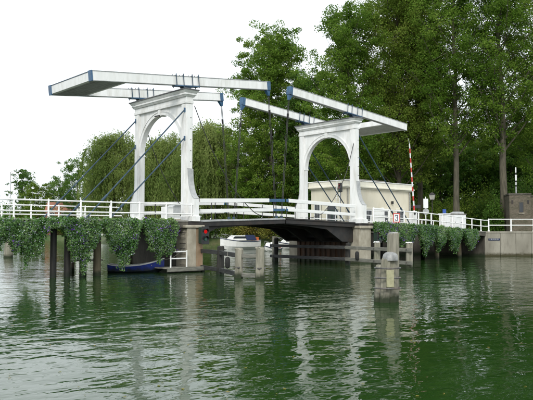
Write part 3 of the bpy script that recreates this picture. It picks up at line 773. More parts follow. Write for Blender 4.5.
def guide_right():
    t = thing('timber_guide', (13.2, 0, 0), 'long timber guide with grey beams in front of the right pier', 'timber guide', 'timber guides of the passage')
    posts = [(13.5, 7.0, .21, 1.9, 'pile_tar'), (13.35, -1.1, .2, 1.62, 'pile_tar'), (12.75, -4.35, .24, 1.72, 'pile_grey'), (12.45, -7.35, .25, 1.72, 'pile_grey')]
    for x, y, r, z, m in posts:
        rough_pile((x, y), (x+.03, y-.02), -1.0, z, r*.98, int(abs(x*10+y*7)), 14).build('post', m, t)
        if m == 'pile_grey': post_cap(t, x, y, z, r*.8, 'white_paint')
    for z in (1.28, .42):
        P = [(13.26, 7.4, z), (13.12, -1.1, z), (12.53, -4.4, z-.03), (12.2, -7.75, z-.04)]
        for i, m in ((0, 'beam_dark'), (1, 'beam_grey'), (2, 'beam_grey')):
            MB().bar(P[i], P[i+1], .14, .24).build('beam', m, t, bevel=.012)
    for x, y, r, z, m in posts:
        for zz in (1.28, .42):
            MB().cyl((x-r*.8-.2, y, zz), (x-r*.8-.05, y, zz), .035, n=6).build('bolt', 'iron_band', t)
guide_right()
tagp = pile(14.6, 8.3, .24, 2.05, 'pile_grey', 'tall grey post behind the dark end of the right timber guide', None)
def fender(c, label):
    """hangs on a short rope from the upper beam"""
    c = Vector(c); t = thing('rubber_fender', (c.x, c.y, c.z-.32), label, 'fender', 'rubber fenders on the timber guides')
    P = [c + Vector((0, 0, k)) for k in (-.32, -.29, -.2, 0, .2, .29, .32)]
    MB().tube(P, [.03, .10, .145, .15, .145, .10, .03], 12).build('body', 'rubber', t, smooth=True)
    MB().tube([c + Vector((0, 0, .31)), c + Vector((.03, .02, .62))], .015, 5).build('rope', 'plank_grey', t)
fender((-1.22, -5.15, .74), 'black rubber fender hung on the left timber guide')
fender((12.68, -2.6, .72), 'black rubber fender hung on the right timber guide')
def dolphin():
    t = thing('mooring_dolphin', (-5.6, -19.8, 0), 'cluster of weathered mooring piles banded with iron in the foreground water', 'mooring pile')
    r = Vector((.748, -.664, 0)); f = Vector((.664, .748, 0)); c = Vector((-5.55, -19.75, 0))
    def pl(dr, df, rad, z, lean, mat='pile_grey'):
        b = c + r*dr + f*df; tp = b + r*lean[0] + f*lean[1]
        return rough_pile((b.x, b.y), (tp.x, tp.y), -1.2, z, rad, int(dr*100)+77).build('pile', mat, t), tp
    o, tp = pl(.20, .16, .215, 2.42, (.06, .03)); MB().cyl((tp.x, tp.y, 2.41), (tp.x, tp.y, 2.47), .17, .15, 14).build('cap', 'zinc_cap', o)
    pl(-.10, -.16, .20, 1.52, (.06, .05)); pl(-.30, .06, .17, 1.28, (.08, .04)); pl(.12, -.12, .16, 1.50, (.02, .06))
    cc = c + r*.03 - f*.10
    # zinc hood, rounded
    m = MB(); vs = []; fs = []; n = 16
    for i, (zz, s) in enumerate(((1.46, 1.02), (1.58, 1.03), (1.68, .9), (1.74, .62), (1.76, .2))):
        for k in range(n):
            a = 2*math.pi*k/n; p = cc + r*.06 + r*.27*s*math.cos(a) + f*.24*s*math.sin(a); vs.append((p.x, p.y, zz))
    for i in range(4):
        for k in range(n): fs.append((i*n+k, i*n+(k+1) % n, (i+1)*n+(k+1) % n, (i+1)*n+k))
    fs.append(tuple(range(4*n, 5*n))); fs.append(tuple(range(n))[::-1])
    m.add(vs, fs).build('hood', 'zinc_cap', t, smooth=True)
    for zz, s in ((1.20, 1.04), (.50, 1.06), (.86, 1.03)):
        pts = [cc + Vector((0, 0, zz)) + r*.43*s*math.cos(a) - r*.04 + f*.36*s*math.sin(a) for a in [2*math.pi*k/20 for k in range(21)]]
        MB().tube(pts, .032, 6).build('iron_band', 'iron_band', t)
    b0 = cc - f*.40 - r*.02
    MB().hexa([b0 - r*.13 + Vector((0, 0, .55)), b0 + r*.13 + Vector((0, 0, .55)), b0 + r*.13 + f*.05 + Vector((0, 0, .55)), b0 - r*.13 + f*.05 + Vector((0, 0, .55)),
               b0 - r*.13 + Vector((0, 0, 1.14)), b0 + r*.13 + Vector((0, 0, 1.14)), b0 + r*.13 + f*.05 + Vector((0, 0, 1.14)), b0 - r*.13 + f*.05 + Vector((0, 0, 1.14))]).build('board', 'yellow_board', t, bevel=.01)
dolphin()
t = pile(-.4, 29.3, .42, 1.85, 'pile_grey', 'stout grey mooring pile standing alone at the far left of the water', None, (.15, -.1), 'mooring_pile')

# leg-side cabinet on the left portal
def drive_box():
    t = thing('drive_cabinet', (-1.35, .2, DZ), 'cream motor housing with grey rounded cover beside the left portal leg', 'cabinet')
    BX('body', 'white_paint', t, -1.9, -.96, -.12, .62, DZ+.03, DZ+.86, .03)
    m = MB(); prof = [(-1.45, .86), (-.97, .86)] + [(-1.21 + .24*math.cos(a), 1.0 + .2*math.sin(a)) for a in [math.pi*k/8 for k in range(9)]]
    prof = [(-1.50, DZ+.40), (-.955, DZ+.40), (-.955, DZ+.9), (-1.02, DZ+1.02), (-1.18, DZ+1.08), (-1.36, DZ+1.02), (-1.47, DZ+.9)]
    m.prism(prof, lambda a, b, c: (a, c, b), -.17, .5); m.build('rounded_cover', 'grey_edge', t, bevel=.02)
    BX('foot', 'concrete', t, -1.98, -.95, -.18, .66, DZ+.028, DZ+.1, .01)
drive_box()

# ------------------------------------------------------------------ foliage tools
def quads_obj(name, V, mat, parent=None, loc=(0, 0, 0)):
    """V: (n,4,3) array of quads in local coordinates"""
    n = len(V); me = bpy.data.meshes.new(name)
    me.vertices.add(n*4); me.loops.add(n*4); me.polygons.add(n)
    me.vertices.foreach_set('co', V.reshape(-1).astype(np.float32))
    me.loops.foreach_set('vertex_index', np.arange(n*4, dtype=np.int32))
    me.polygons.foreach_set('loop_start', np.arange(0, n*4, 4, dtype=np.int32))
    me.polygons.foreach_set('loop_total', np.full(n, 4, dtype=np.int32))
    me.update(); me.validate()
    me.materials.append(MATS[mat])
    o = bpy.data.objects.new(name, me); COL.objects.link(o)
    if parent: o.parent = parent
    o.location = loc
    return o
def leaf_quads(rng, P, length, width, axis=None, spread=1.0, jitter=.35):
    """diamond leaves at points P"""
    n = len(P)
    d = rng.normal(size=(n, 3)); d /= np.linalg.norm(d, axis=1)[:, None]
    if axis is not None:
        d = np.asarray(axis) + d*spread; d /= np.linalg.norm(d, axis=1)[:, None]
    e = rng.normal(size=(n, 3)); e -= d*np.sum(e*d, axis=1)[:, None]; e /= np.linalg.norm(e, axis=1)[:, None]
    nn = np.cross(d, e)
    l = length*(1 + jitter*rng.uniform(-1, 1, n))[:, None]; w = width*(1 + jitter*rng.uniform(-1, 1, n))[:, None]
    a = P - d*l*.5; c = P + d*l*.5
    b = P + e*w*.5 + nn*w*.18 - d*l*.08; q = P - e*w*.5 + nn*w*.18 - d*l*.08
    return np.stack([a, b, c, q], axis=1)
def trunk_mesh(m, H, r, rng, lean=(0, 0), n=10, top=.92):
    pts = []; rs = []
    for i in range(9):
        t = i/8*top
        pts.append((lean[0]*t*t*H + rng.normal()*.006*H*t, lean[1]*t*t*H + rng.normal()*.006*H*t, t*H - .3*(i == 0)))
        rs.append(r*(1-t)**.75*(1.35 if i == 0 else 1) + .02)
    m.tube(pts, rs, n); return pts
def broadleaf(name, x, y, z, H, Rc, zl, label, group, mat='leaf_poplar', bark='bark', nl=46, clumps=11, per=70, leaf=.26, tr=.32, seed=0, rise=.85, clump_r=.074, shape='poplar', squash=1.0):
    rng = np.random.default_rng(seed)
    t = thing(name, (x, y, z), label, 'tree', group)
    m = MB(); tp = trunk_mesh(m, H, tr, rng)
    def trunk_at(h):
        k = min(max(h/H/.92*8, 0), 7.999); i = int(k); return np.array(tp[i])*(1-(k-i)) + np.array(tp[i+1])*(k-i)
    cs = []; cr = []
    for i in range(nl):
        q = (i+.5)/nl; hh = zl + (1-zl)*(q**.9)
        s = (hh-zl)/(1-zl)
        if shape == 'poplar': prof = (.78 + .22*s/.3) if s < .3 else math.sqrt(max(.02, 1-((s-.3)/.74)**2))
        elif shape == 'round': prof = math.sqrt(max(.03, 1-((s-.42)/.62)**2))
        else: prof = max(.05, 1 - s)**.8
        az = i*2.39996 + rng.normal()*.35
        ln = Rc*prof*rng.uniform(.84, 1.06)
        end = np.array([math.cos(az)*ln, math.sin(az)*ln*squash, min(hh*H, H*.99)])
        st = trunk_at(max(.12*H, hh*H - ln*rise - .05*H)); end[:2] += trunk_at(hh*H)[:2]
        mid = st*.5 + end*.5 + np.array([0, 0, -.06*ln]) + rng.normal(size=3)*.05*ln
        rb = max(.025, .32*tr*(1-s*.6)*(.5+.5*prof))
        m.tube([tuple(st), tuple(mid), tuple(end)], [rb, rb*.65, .015], 5)
        for c in range(clumps):
            f = .28 + .74*(c + rng.uniform(0, 1))/clumps
            p = (1-f)**2*st + 2*f*(1-f)*mid + f*f*end
            rad = H*clump_r*.32*rng.uniform(.6, 1.35)
            p = p + rng.normal(size=3)*rad*1.15*np.array([1, 1, .8])
            cs.append(p); cr.append(rad)
            if c % 3 == 0: m.tube([tuple((1-f)**2*st + 2*f*(1-f)*mid + f*f*end), tuple(p)], [.03, .012], 4)
    m.build('trunk', bark, t, smooth=True, origin=(0, 0, 0), recalc=False)
    cs = np.array(cs); cr = np.array(cr)
    idx = np.repeat(np.arange(len(cs)), per)
    dd = rng.normal(size=(len(idx), 3)); dd /= np.linalg.norm(dd, axis=1)[:, None]
    rad = rng.uniform(.25, 1.0, len(idx))**.6
    P = cs[idx] + dd*(cr[idx]*rad)[:, None]*np.array([1.15, 1.15, .85])
    P = P[P[:, 2] > .3]
    quads_obj('crown', leaf_quads(rng, P, leaf, leaf*.72), mat, t)
    return t
def willow(x, y, z, H, Rc, label, seed, strands=760, per=70):
    rng = np.random.default_rng(seed)
    t = thing('weeping_willow', (x, y, z), label, 'tree', 'weeping willows on the far bank')
    m = MB(); tp = trunk_mesh(m, H*.8, .55, rng, (rng.normal()*.03, rng.normal()*.03))
    limbs = []
    for i in range(30):
        az = i*2.39996 + rng.normal()*.3; s = (i+.5)/30
        ln = Rc*rng.uniform(.5, 1.05)*(1 - .6*s); zt = H*(.5 + .5*s)*rng.uniform(.9, 1.02)
        st = np.array([0, 0, H*(.22+.38*s)]); end = np.array([math.cos(az)*ln, math.sin(az)*ln, zt - .12*H])
        mid = np.array([math.cos(az)*ln*.55, math.sin(az)*ln*.55, zt + .03*H])
        m.tube([tuple(st), tuple(.25*st+.5*mid+.25*end), tuple(end)], [.2, .1, .02], 5); limbs.append((st, mid, end))
    m.build('trunk', 'bark', t, smooth=True, origin=(0, 0, 0), recalc=False)
    P = []; A = []
    for k in range(strands):
        st, mid, end = limbs[rng.integers(len(limbs))]
        f = rng.uniform(.3, 1.05); p = (1-f)**2*st + 2*f*(1-f)*mid + f*f*end
        p = p + rng.normal(size=3)*np.array([1.0, 1.0, .5])
        Ls = min(p[2]*.92, H*rng.uniform(.16, .55))
        out = p[:2]/max(.1, np.linalg.norm(p[:2]))
        u = np.sort(rng.uniform(0, 1, per))
        sway = rng.normal(size=2)*.25
        q = np.empty((per, 3))
        q[:, 0] = p[0] + out[0]*.9*np.sin(u*1.6) + sway[0]*u; q[:, 1] = p[1] + out[1]*.9*np.sin(u*1.6) + sway[1]*u
        q[:, 2] = p[2] + .25*np.sin(u*5)*(u < .3) - Ls*u
        q += rng.normal(size=(per, 3))*np.array([.11, .11, .05]); P.append(q)
    P = np.concatenate(P)
    V = leaf_quads(rng, P, .42, .11, axis=(0, 0, -1), spread=.38)
    # leafy tops on the limbs
    T = []
    for st, mid, end in limbs:
        for f in np.linspace(.3, 1, 14):
            c = (1-f)**2*st + 2*f*(1-f)*mid + f*f*end
            T.append(c + rng.normal(size=(46, 3))*np.array([.75, .75, .5]))
    V = np.concatenate([V, leaf_quads(rng, np.concatenate(T), .36, .12, axis=(0, 0, -.5), spread=.8)])
    quads_obj('crown', V, 'leaf_willow', t); return t
def bush(x, y, z, rx, ry, h, label, mat, seed, n=2600, leaf=.2, name='bush', group=None, cat='bush'):
    rng = np.random.default_rng(seed)
    t = thing(name, (x, y, z), label, cat, group)
    m = MB(); k = 16; cs = []
    for i in range(k):
        az = rng.uniform(0, 2*math.pi); f = math.sqrt(rng.uniform(0, 1)); e = np.array([rx*f*math.cos(az), ry*f*math.sin(az), h*(.45+.5*(1-f*f))*rng.uniform(.75, 1.08)])
        m.tube([(e[0]*.15, e[1]*.15, -.2), (e[0]*.6, e[1]*.6, e[2]*.55), tuple(e)], [.05, .035, .01], 4)
        for j in range(5):
            g = rng.uniform(.3, 1.05); cs.append(e*np.array([g**.5, g**.5, g]) + rng.normal(size=3)*.12*rx)
    m.build('stems', 'bark', t, origin=(0, 0, 0), recalc=False)
    cs = np.array(cs); idx = rng.integers(len(cs), size=n)
    P = cs[idx] + rng.normal(size=(n, 3))*np.array([rx, ry, h])*.13
    P = P[P[:, 2] > .03]
    quads_obj('foliage', leaf_quads(rng, P, leaf, leaf*.65), mat, t); return t

# ------------------------------------------------------------------ trees
gp = 'tall poplars on the right bank'
broadleaf('poplar_tree', 44.9, 42.4, 1.3, 32.6, 7.6, .10, 'tall poplar with pointed crown left of centre behind the drawbridge', gp, seed=21, nl=84, clumps=15, per=96, leaf=0.261, tr=.42, clump_r=.074)
broadleaf('poplar_tree', 46.4, 35.5, 1.3, 25.0, 5.0, .12, 'lower poplar filling the gap right of the pointed poplar', gp, seed=12, nl=40, clumps=13, per=87, leaf=0.246, tr=.3, mat='leaf_dark', clump_r=.09)
broadleaf('poplar_tree', 38.9, 21.3, QZ, 28.6, 5.8, .24, 'poplar rising behind the right portal arch', gp, seed=13, nl=56, clumps=15, per=96, leaf=0.215, tr=.36)
broadleaf('poplar_tree', 45.4, 18.6, QZ, 34.5, 6.2, .28, 'poplar behind the cream bridge house roof', gp, 'leaf_poplar_dry', seed=14, nl=60, clumps=15, per=103, leaf=0.215, tr=.38)
broadleaf('poplar_tree', 50.25, 18.8, QZ, 36.0, 5.8, .36, 'poplar with dark trunk behind the striped barrier', gp, 'leaf_poplar_dry', seed=15, nl=56, clumps=15, per=100, leaf=0.223, tr=.36)
broadleaf('poplar_tree', 46.8, 11.1, QZ, 35.0, 6.0, .40, 'poplar with bare trunk behind the white cabinet', gp, 'leaf_poplar', bark='bark_pale', seed=16, nl=42, clumps=14, per=93, leaf=0.215, tr=.36)
broadleaf('poplar_tree', 49.3, 6.3, QZ, 35.0, 6.2, .40, 'poplar with thick trunk beside the brown hut', gp, 'leaf_poplar', bark='bark_pale', seed=17, nl=46, clumps=15, per=100, leaf=0.208, tr=.44)
broadleaf('poplar_tree', 57.5, 3.6, QZ, 34.0, 6.6, .30, 'poplar behind the brown hut at the right edge', gp, 'leaf_poplar', seed=18, nl=56, clumps=15, per=100, leaf=0.215, tr=.4)
gb = 'broad trees behind the poplars'
for i, (x, y, h, r, lab, mt) in enumerate([
    (58.0, 49.4, 20, 7.5, 'dark leafy tree seen between the two portals', 'leaf_dark'),
    (61.8, 37.9, 20, 7.0, 'dark leafy tree seen above the cream house', 'leaf_dark'),
    (63.5, 31.1, 18.5, 7.0, 'leafy tree behind the top of the striped barrier', 'leaf_poplar'),
    (66.0, 26.2, 16.5, 6.5, 'leafy tree low behind the lamp post', 'leaf_dark'),
    (71.9, 23.6, 17, 6.8, 'leafy tree low between the two bare trunks', 'leaf_poplar'),
    (74.2, 18.9, 18, 7.0, 'leafy tree left of the brown hut', 'leaf_dark'),
    (78.3, 15.2, 19, 7.5, 'leafy tree behind the brown hut mast', 'leaf_dark')]):
    broadleaf('broadleaf_tree', x, y, 1.35, h, r, .06, lab, gb, mt, seed=30+i, nl=46, clumps=9, per=46, leaf=.36, tr=.3, shape='round', clump_r=.13, rise=.4)
for i, (x, y, h, lab) in enumerate([(84.0, 45.0, 19, 'far tree closing the view left of the striped barrier'), (88.0, 36.0, 18, 'far tree closing the view behind the lamp post'), (92.0, 28.0, 18, 'far tree closing the view between the bare trunks'),
                                (96.0, 21.0, 19, 'far tree closing the view left of the hut'), (101.0, 14.0, 20, 'far tree closing the view at the right edge'), (78.0, 60.0, 20, 'far tree closing the view between the portals')]):
    broadleaf('broadleaf_tree', x, y, 1.35, h, 8.5, .04, lab, gb, 'leaf_dark', seed=40+i, nl=44, clumps=9, per=34, leaf=.55, tr=.3, shape='round', clump_r=.15, rise=.35)
willow(35.6, 74.3, 1.3, 21.4, 8.6, 'weeping willow at left, seen through the stay rods', 51)
willow(39.8, 64.5, 1.3, 20.0, 7.4, 'weeping willow seen through the left portal arch', 52)
willow(41.2, 53.9, 1.3, 21.4, 7.6, 'weeping willow right of the left portal', 53)
broadleaf('broadleaf_tree', 49.5, 56.5, 1.3, 19.0, 6.5, .08, 'mid green tree between the third willow and the pointed poplar', gb, 'leaf_poplar', seed=59, nl=44, clumps=9, per=50, leaf=.34, tr=.3, shape='round', clump_r=.12)
gd = 'distant trees on the left bank'
broadleaf('broadleaf_tree', 66.3, 151.7, 1.3, 23.4, 7.2, .08, 'dark round tree left of the willows', gd, 'leaf_dark', seed=61, nl=46, clumps=9, per=46, leaf=.36, tr=.3, shape='round', clump_r=.12)
broadleaf('broadleaf_tree', 67.4, 164.1, 1.3, 18, 6.2, .08, 'low dark tree behind the orange house', gd, 'leaf_dark', seed=62, nl=40, clumps=8, per=46, leaf=.36, tr=.3, shape='round', clump_r=.13)
broadleaf('broadleaf_tree', 60.1, 177.2, 1.3, 21.0, 5.0, .1, 'slim dark tree with ragged top at the far left', gd, 'leaf_dark', seed=63, nl=40, clumps=8, per=40, leaf=.36, tr=.25, clump_r=.10)
broadleaf('broadleaf_tree', 59.7, 164.1, 1.3, 16.0, 4.8, .08, 'bright green round tree at the far left', gd, 'leaf_bright', seed=64, nl=40, clumps=8, per=46, leaf=.32, tr=.25, shape='round', clump_r=.13)
broadleaf('broadleaf_tree', 66.7, 171.3, 1.3, 14.5, 2.6, .15, 'thin sparse tree right of the bright green one', gd, 'leaf_dark', seed=65, nl=24, clumps=5, per=26, leaf=.36, tr=.16, clump_r=.12)
for i, (x, y, rx, h, lab, mt, lf) in enumerate([
    (41.0, 52.6, 3.0, 3.6, 'dark bush on the far bank under the left leaf', 'leaf_dark', .24),
    (43.0, 49.8, 2.8, 3.4, 'bright green bush behind the white motor boat bow', 'leaf_bright', .24),
    (43.6, 45.6, 3.0, 3.6, 'yellow bush on the far bank behind the boats', 'leaf_yellow', .24),
    (43.8, 40.8, 2.6, 3.6, 'yellowish reeds bush near the far end of the leaf', 'leaf_yellow', .24),
    (44.6, 37.4, 2.8, 6.4, 'tall yellow green shrub between leaf rails and right portal', 'leaf_bright', .26),
    (48.5, 45.6, 3.4, 7.6, 'tall shrub seen above the meeting rails', 'leaf_dark', .28),
    (48.5, 53.3, 4.2, 7.8, 'tall shrub seen right of the third willow', 'leaf_dark', .28),
    (52.4, 19.5, 3.4, 6.2, 'shrub behind the lamp post on the quay', 'leaf_poplar', .26),
    (52.4, 16.0, 2.4, 4.2, 'low bright shrub left of the white cabinet', 'leaf_bright', .24),
    (57.0, 15.5, 3.4, 6.4, 'shrub right of the pale trunk', 'leaf_bright', .26),
    (56.7, 12.1, 2.6, 5.0, 'dark shrub between the pale trunks', 'leaf_dark', .26),
    (48.2, 6.9, 1.1, 5.2, 'dark leafy growth around the thick trunk by the hut', 'leaf_dark', .22),
    (64.9, 12.5, 4.0, 8.0, 'large dark shrub behind the brown hut', 'leaf_dark', .28),
    (49.0, 22.5, 3.0, 4.6, 'shrub right of the cream bridge house', 'leaf_dark', .26),
    (59.8, 190.8, 8, 11, 'far bush at the left edge behind the railing', 'leaf_dark', .5),
    (61.5, 175.9, 8, 9, 'far green bush behind the left railing', 'leaf_bright', .5),
    (65.0, 168.9, 6.5, 8, 'far bush left of the orange house', 'leaf_dark', .5),
    (41.8, 86.7, 3.4, 6.2, 'bush right of the white shed', 'leaf_dark', .3),
    (61.2, 153.5, 4.5, 5.2, 'bright green hedge bush before the orange house', 'leaf_bright', .3)]):
    bush(x, y, 1.25 if x < 48.9 or y > 20 else QZ, rx, rx, h, lab, mt, 80+i, n=4200 if h > 5 else 3000, leaf=lf, group='bushes on the banks')

# ------------------------------------------------------------------ hanging flower troughs
def trough(a, b, zt, drop, label, seed, purple=.1, n=4600, out=(0, -1), name='flower_trough'):
    """a, b: (x,y) ends along the deck edge; drop: list of (t, length) for the ragged lower outline"""
    rng = np.random.default_rng(seed)
    A = np.array([a[0], a[1], 0.]); B = np.array([b[0], b[1], 0.]); L_ = np.linalg.norm(B-A)
    t = thing(name, (a[0], a[1], zt-.35), label, 'flower trough', 'flower troughs hung along the bridge')
    o3 = np.array([out[0], out[1], 0.])
    c0 = A + o3*.03; c1 = B + o3*.03
    m = MB(); m.hexa([(*(c0)[:2], zt-.34), (*(c1)[:2], zt-.34), (*(c1+o3*.22)[:2], zt-.34), (*(c0+o3*.22)[:2], zt-.34), (*(c0)[:2], zt-.06), (*(c1)[:2], zt-.06), (*(c1+o3*.22)[:2], zt-.06), (*(c0+o3*.22)[:2], zt-.06)])
    m.build('planter', 'dark_green_box', t)
    T = np.array([d[0] for d in drop]); D = np.array([d[1] for d in drop])
    def pts(n, shell):
        u = rng.uniform(0, 1, n); dr = np.interp(u, T, D)*(1 + .16*np.sin(u*L_*9+seed) + .10*np.sin(u*L_*23+2*seed))
        w = rng.uniform(0, 1, n)**.85
        z = zt + .16 - (dr + .16)*w + rng.normal(size=n)*.04
        bulge = .30 + .30*np.sin(np.clip(w*2.4, 0, math.pi)) + .10*np.sin(u*L_*5+w*7)
        ou = bulge*shell(n) + rng.normal(size=n)*.05
        return A + (B-A)*u[:, None] + o3*ou[:, None] + np.array([0, 0, 1.])*z[:, None] - np.array([a[0], a[1], zt-.35]) + (B-A)/L_*rng.normal(size=n)[:, None]*.06
    P = pts(n, lambda k: rng.uniform(.35, 1.0, k))
    fo = quads_obj('foliage', np.concatenate([leaf_quads(rng, P[:n//2], .15, .11), leaf_quads(rng, P[n//2:], .085, .065), leaf_quads(rng, pts(n//3, lambda k: rng.uniform(.9, 1.15, k)), .10, .085)]), 'leaf_planter', t)
    k = int(n*.2)
    quads_obj('blossom', leaf_quads(rng, pts(k, lambda k: rng.uniform(.92, 1.12, k)), .052, .052), 'blossom_white', t)
    k = max(6, int(n*.07*purple))
    cl_ = pts(max(3, k//14), lambda k: rng.uniform(.95, 1.1, k)); P = cl_[rng.integers(len(cl_), size=k)] + rng.normal(size=(k, 3))*.12
    quads_obj('blossom', leaf_quads(rng, P, .075, .075), 'blossom_purple', t)
v = -.40
trough((-14.4, v), (-9.75, v), 3.02, [(0, 1.3), (.3, 1.4), (.55, 1.1), (.75, 2.0), (.9, 1.7), (.95, .9), (1, .7)], 'trailing flower trough at the left edge of the bridge', 1, .1, 6400)
trough((-9.72, v), (-8.98, v), 3.02, [(0, .3), (.5, .4), (1, .3)], 'short flower trough in the gap above the black pile', 2, .1, 1000)
trough((-8.9, v), (-6.80, v), 3.04, [(0, .3), (.06, .9), (.2, 1.5), (.45, 2.3), (.6, 2.35), (.8, 1.6), (.94, .9), (1, .3)], 'second flower trough with purple petunias over black piles', 3, .4, 6000)
trough((-6.45, v), (-4.28, v), 3.05, [(0, .3), (.06, .9), (.2, 1.3), (.45, 2.2), (.62, 2.45), (.8, 1.6), (.94, .9), (1, .3)], 'third flower trough hanging over the stern of the blue boat', 4, .12, 6000)
trough((-3.88, v), (-1.75, v), 3.06, [(0, .3), (.06, .9), (.2, 1.5), (.45, 2.0), (.7, 1.9), (.9, 1.5), (.95, 1.2), (1, .5)], 'fourth flower trough hanging over the bow of the blue boat', 5, .3, 6000)
def dl(u):
    for i in range(2):
        (ua, za, va), (ub, zb, vb) = RA[i], RA[i+1]
        if u <= ub: k = (u-ua)/(ub-ua); return va + (vb-va)*k - .05, za + (zb-za)*k - .08
    return RA[-1][2]-.05, RA[-1][1]-.08
for i, (ua, ub, drop, lab, pu) in enumerate([
    (17.0, 19.0, [(0, .6), (.3, 1.1), (.7, 1.2), (1, .7)], 'flower trough with purple petunias beside the right pier', .6),
    (19.3, 22.3, [(0, .7), (.4, 1.5), (.7, 1.6), (.93, .9), (1, .2)], 'flower trough with purple petunias below the red bordered sign', .5),
    (22.8, 24.7, [(0, .2), (.07, .9), (.4, 2.0), (.6, 2.1), (.93, .9), (1, .2)], 'flower trough below the striped barrier', .12),
    (25.2, 27.0, [(0, .2), (.07, .9), (.4, 1.7), (.6, 1.9), (.93, .9), (1, .2)], 'flower trough below the round white sign', .05),
    (27.7, 30.1, [(0, .2), (.07, .9), (.4, 1.8), (.6, 1.9), (.93, .9), (1, .2)], 'flower trough below the white cabinet', .05),
    (31.0, 33.7, [(0, .2), (.07, .8), (.4, 1.5), (.6, 1.6), (1, .6)], 'last flower trough before the quay wall corner', .05)]):
    va, za = dl(ua); vb, zb = dl(ub)
    trough((ua, va), (ub, vb), (za+zb)/2, drop, lab, 10+i, pu, 4200)

# ------------------------------------------------------------------ boats
def hull(name_mat, L_, W_, H_, bow=.35, inside='boat_inside'):
    """returns verts/faces of an open boat along +x (bow at +x), keel z=0 .. gunwale"""
    n = 13; vs = []; rows = []
    for i in range(n):
        s = i/(n-1); x = -L_/2 + L_*s
        w = W_/2*(1 - max(0, (s-.45)/.55)**2.2)*(.80 + .20*min(1, s/.35)) + .02
        sh = H_ + bow*max(0, (s-.35)/.65)**2 + .10*max(0, (.25-s)/.25)**2
        kz = .32*max(0, (s-.75)/.25)**2
        row = [(x, 0, kz), (x, w*.55, kz+.05), (x, w*.88, kz+.35*(sh-kz)), (x, w, sh)]
        rows.append(row)
    return rows
def open_boat(loc, ang, L_, W_, H_, label, mat):
    t = thing('rowing_boat', loc, label, 'boat'); t.rotation_euler = (0, 0, ang)
    rows = hull(mat, L_, W_, H_, .42)
    def shell(ins, dz):
        m = MB(); vs = []; k = 7
        for row in rows:
            left = [(x, -y*ins, z*1.0 + dz*(1 if j < 3 else 0)) for j, (x, y, z) in list(enumerate(row))[::-1]]
            right = [(x, y*ins, z + dz*(1 if j < 3 else 0)) for j, (x, y, z) in list(enumerate(row))[1:]]
            vs += left + right
        fs = []
        for i in range(len(rows)-1):
            for j in range(k-1): fs.append((i*k+j, (i+1)*k+j, (i+1)*k+j+1, i*k+j+1))
        fs.append(tuple(range(k))); 
        m.add(vs, fs); return m
    shell(1, 0).build('hull', mat, t, origin=(0, 0, 0), smooth=False, recalc=False)
    shell(.93, .05).build('lining', 'boat_inside', t, origin=(0, 0, 0), recalc=False)
    for sg in (-1, 1):
        MB().tube([(r_[3][0], sg*r_[3][1]*.97, r_[3][2]+.01) for r_ in rows], .035, 6).build('gunwale', 'white_rail', t, origin=(0, 0, 0))
    for s in (2, 6, 9):
        x, w, z = rows[s][3]; MB().box(x-.12, x+.12, -w*.9, w*.9, z-.16, z-.11).build('thwart', 'plank_grey', t, origin=(0, 0, 0))
    return t
open_boat((-3.15, 1.35, -.12), math.atan2(-2.0, 2.3)+.10, 3.35, 1.35, .52, 'blue rowing boat moored under the hanging flowers', 'boat_blue')

def motor_boat(loc, ang, L_, W_, H_, label, canopy='navy_cloth'):
    t = thing('motor_boat', loc, label, 'boat', 'white boats moored beyond the bridge'); t.rotation_euler = (0, 0, ang)
    rows = hull('hull_white', L_, W_, H_, .45); k = 7; vs = []; fs = []
    for row in rows:
        vs += [(x, -y, z) for x, y, z in row[::-1]] + [(x, y, z) for x, y, z in row[1:]]
    for i in range(len(rows)-1):
        for j in range(k-1): fs.append((i*k+j, (i+1)*k+j, (i+1)*k+j+1, i*k+j+1))
        fs.append((i*k, i*k+k-1, (i+1)*k+k-1, (i+1)*k))
    fs.append(tuple(range(k)))
    O = (0, 0, 0)
    MB().add(vs, fs).build('hull', 'hull_white', t, origin=O)
    for sg in (-1, 1):
        MB().tube([(r_[3][0], sg*r_[3][1], r_[3][2]-.08) for r_ in rows], .05, 6).build('rubbing_strake', 'navy_cloth', t, origin=O)
    c = MB().frus((-L_*.12, L_*.30, -W_*.36, W_*.36), (-L_*.10, L_*.16, -W_*.28, W_*.28), H_+.08, H_+.75).build('cabin', 'hull_white', t, origin=O, bevel=.04)
    MB().frus((-L_*.10, L_*.235, -W_*.345, W_*.345), (-L_*.10, L_*.185, -W_*.31, W_*.31), H_+.34, H_+.62).build('window', 'window_glass', c, origin=O)
    MB().frus((-L_*.40, -L_*.125, -W_*.36, W_*.36), (-L_*.36, -L_*.14, -W_*.25, W_*.25), H_+.1, H_+.8).build('canopy', canopy, t, origin=O, bevel=.06)
    MB().box(-L_*.46, -L_*.40, -W_*.33, W_*.33, H_+.02, H_+.5).build('seat_back', 'orange_cloth', t, origin=O, bevel=.04)
    MB().tube([(L_*.18, -W_*.33, H_+.4), (L_*.36, -W_*.2, H_+.85), (L_*.47, 0, H_+.95), (L_*.36, W_*.2, H_+.85), (L_*.18, W_*.33, H_+.4)], .025, 6).build('bow_rail', 'zinc_cap', t, origin=O)
    return t
motor_boat((34.6, 37.6, -.1), R(172), 6.0, 2.3, 1.25, 'white motor boat with navy and orange canopy moored beyond the left leaf')
motor_boat((39.2, 32.0, -.15), R(165), 5.2, 2.0, .9, 'small white boat moored near the far end of the right leaf', 'white_paint')
motor_boat((32.3, 28.4, -.15), R(200), 3.6, 1.5, .45, 'low white boat seen right of the pale guide posts', 'white_paint')
pile(12.6, 17.0, .16, 1.7, 'pile_grey', 'pale mooring post right of the red ship signal', None, (.1, 0), 'mooring_pile')

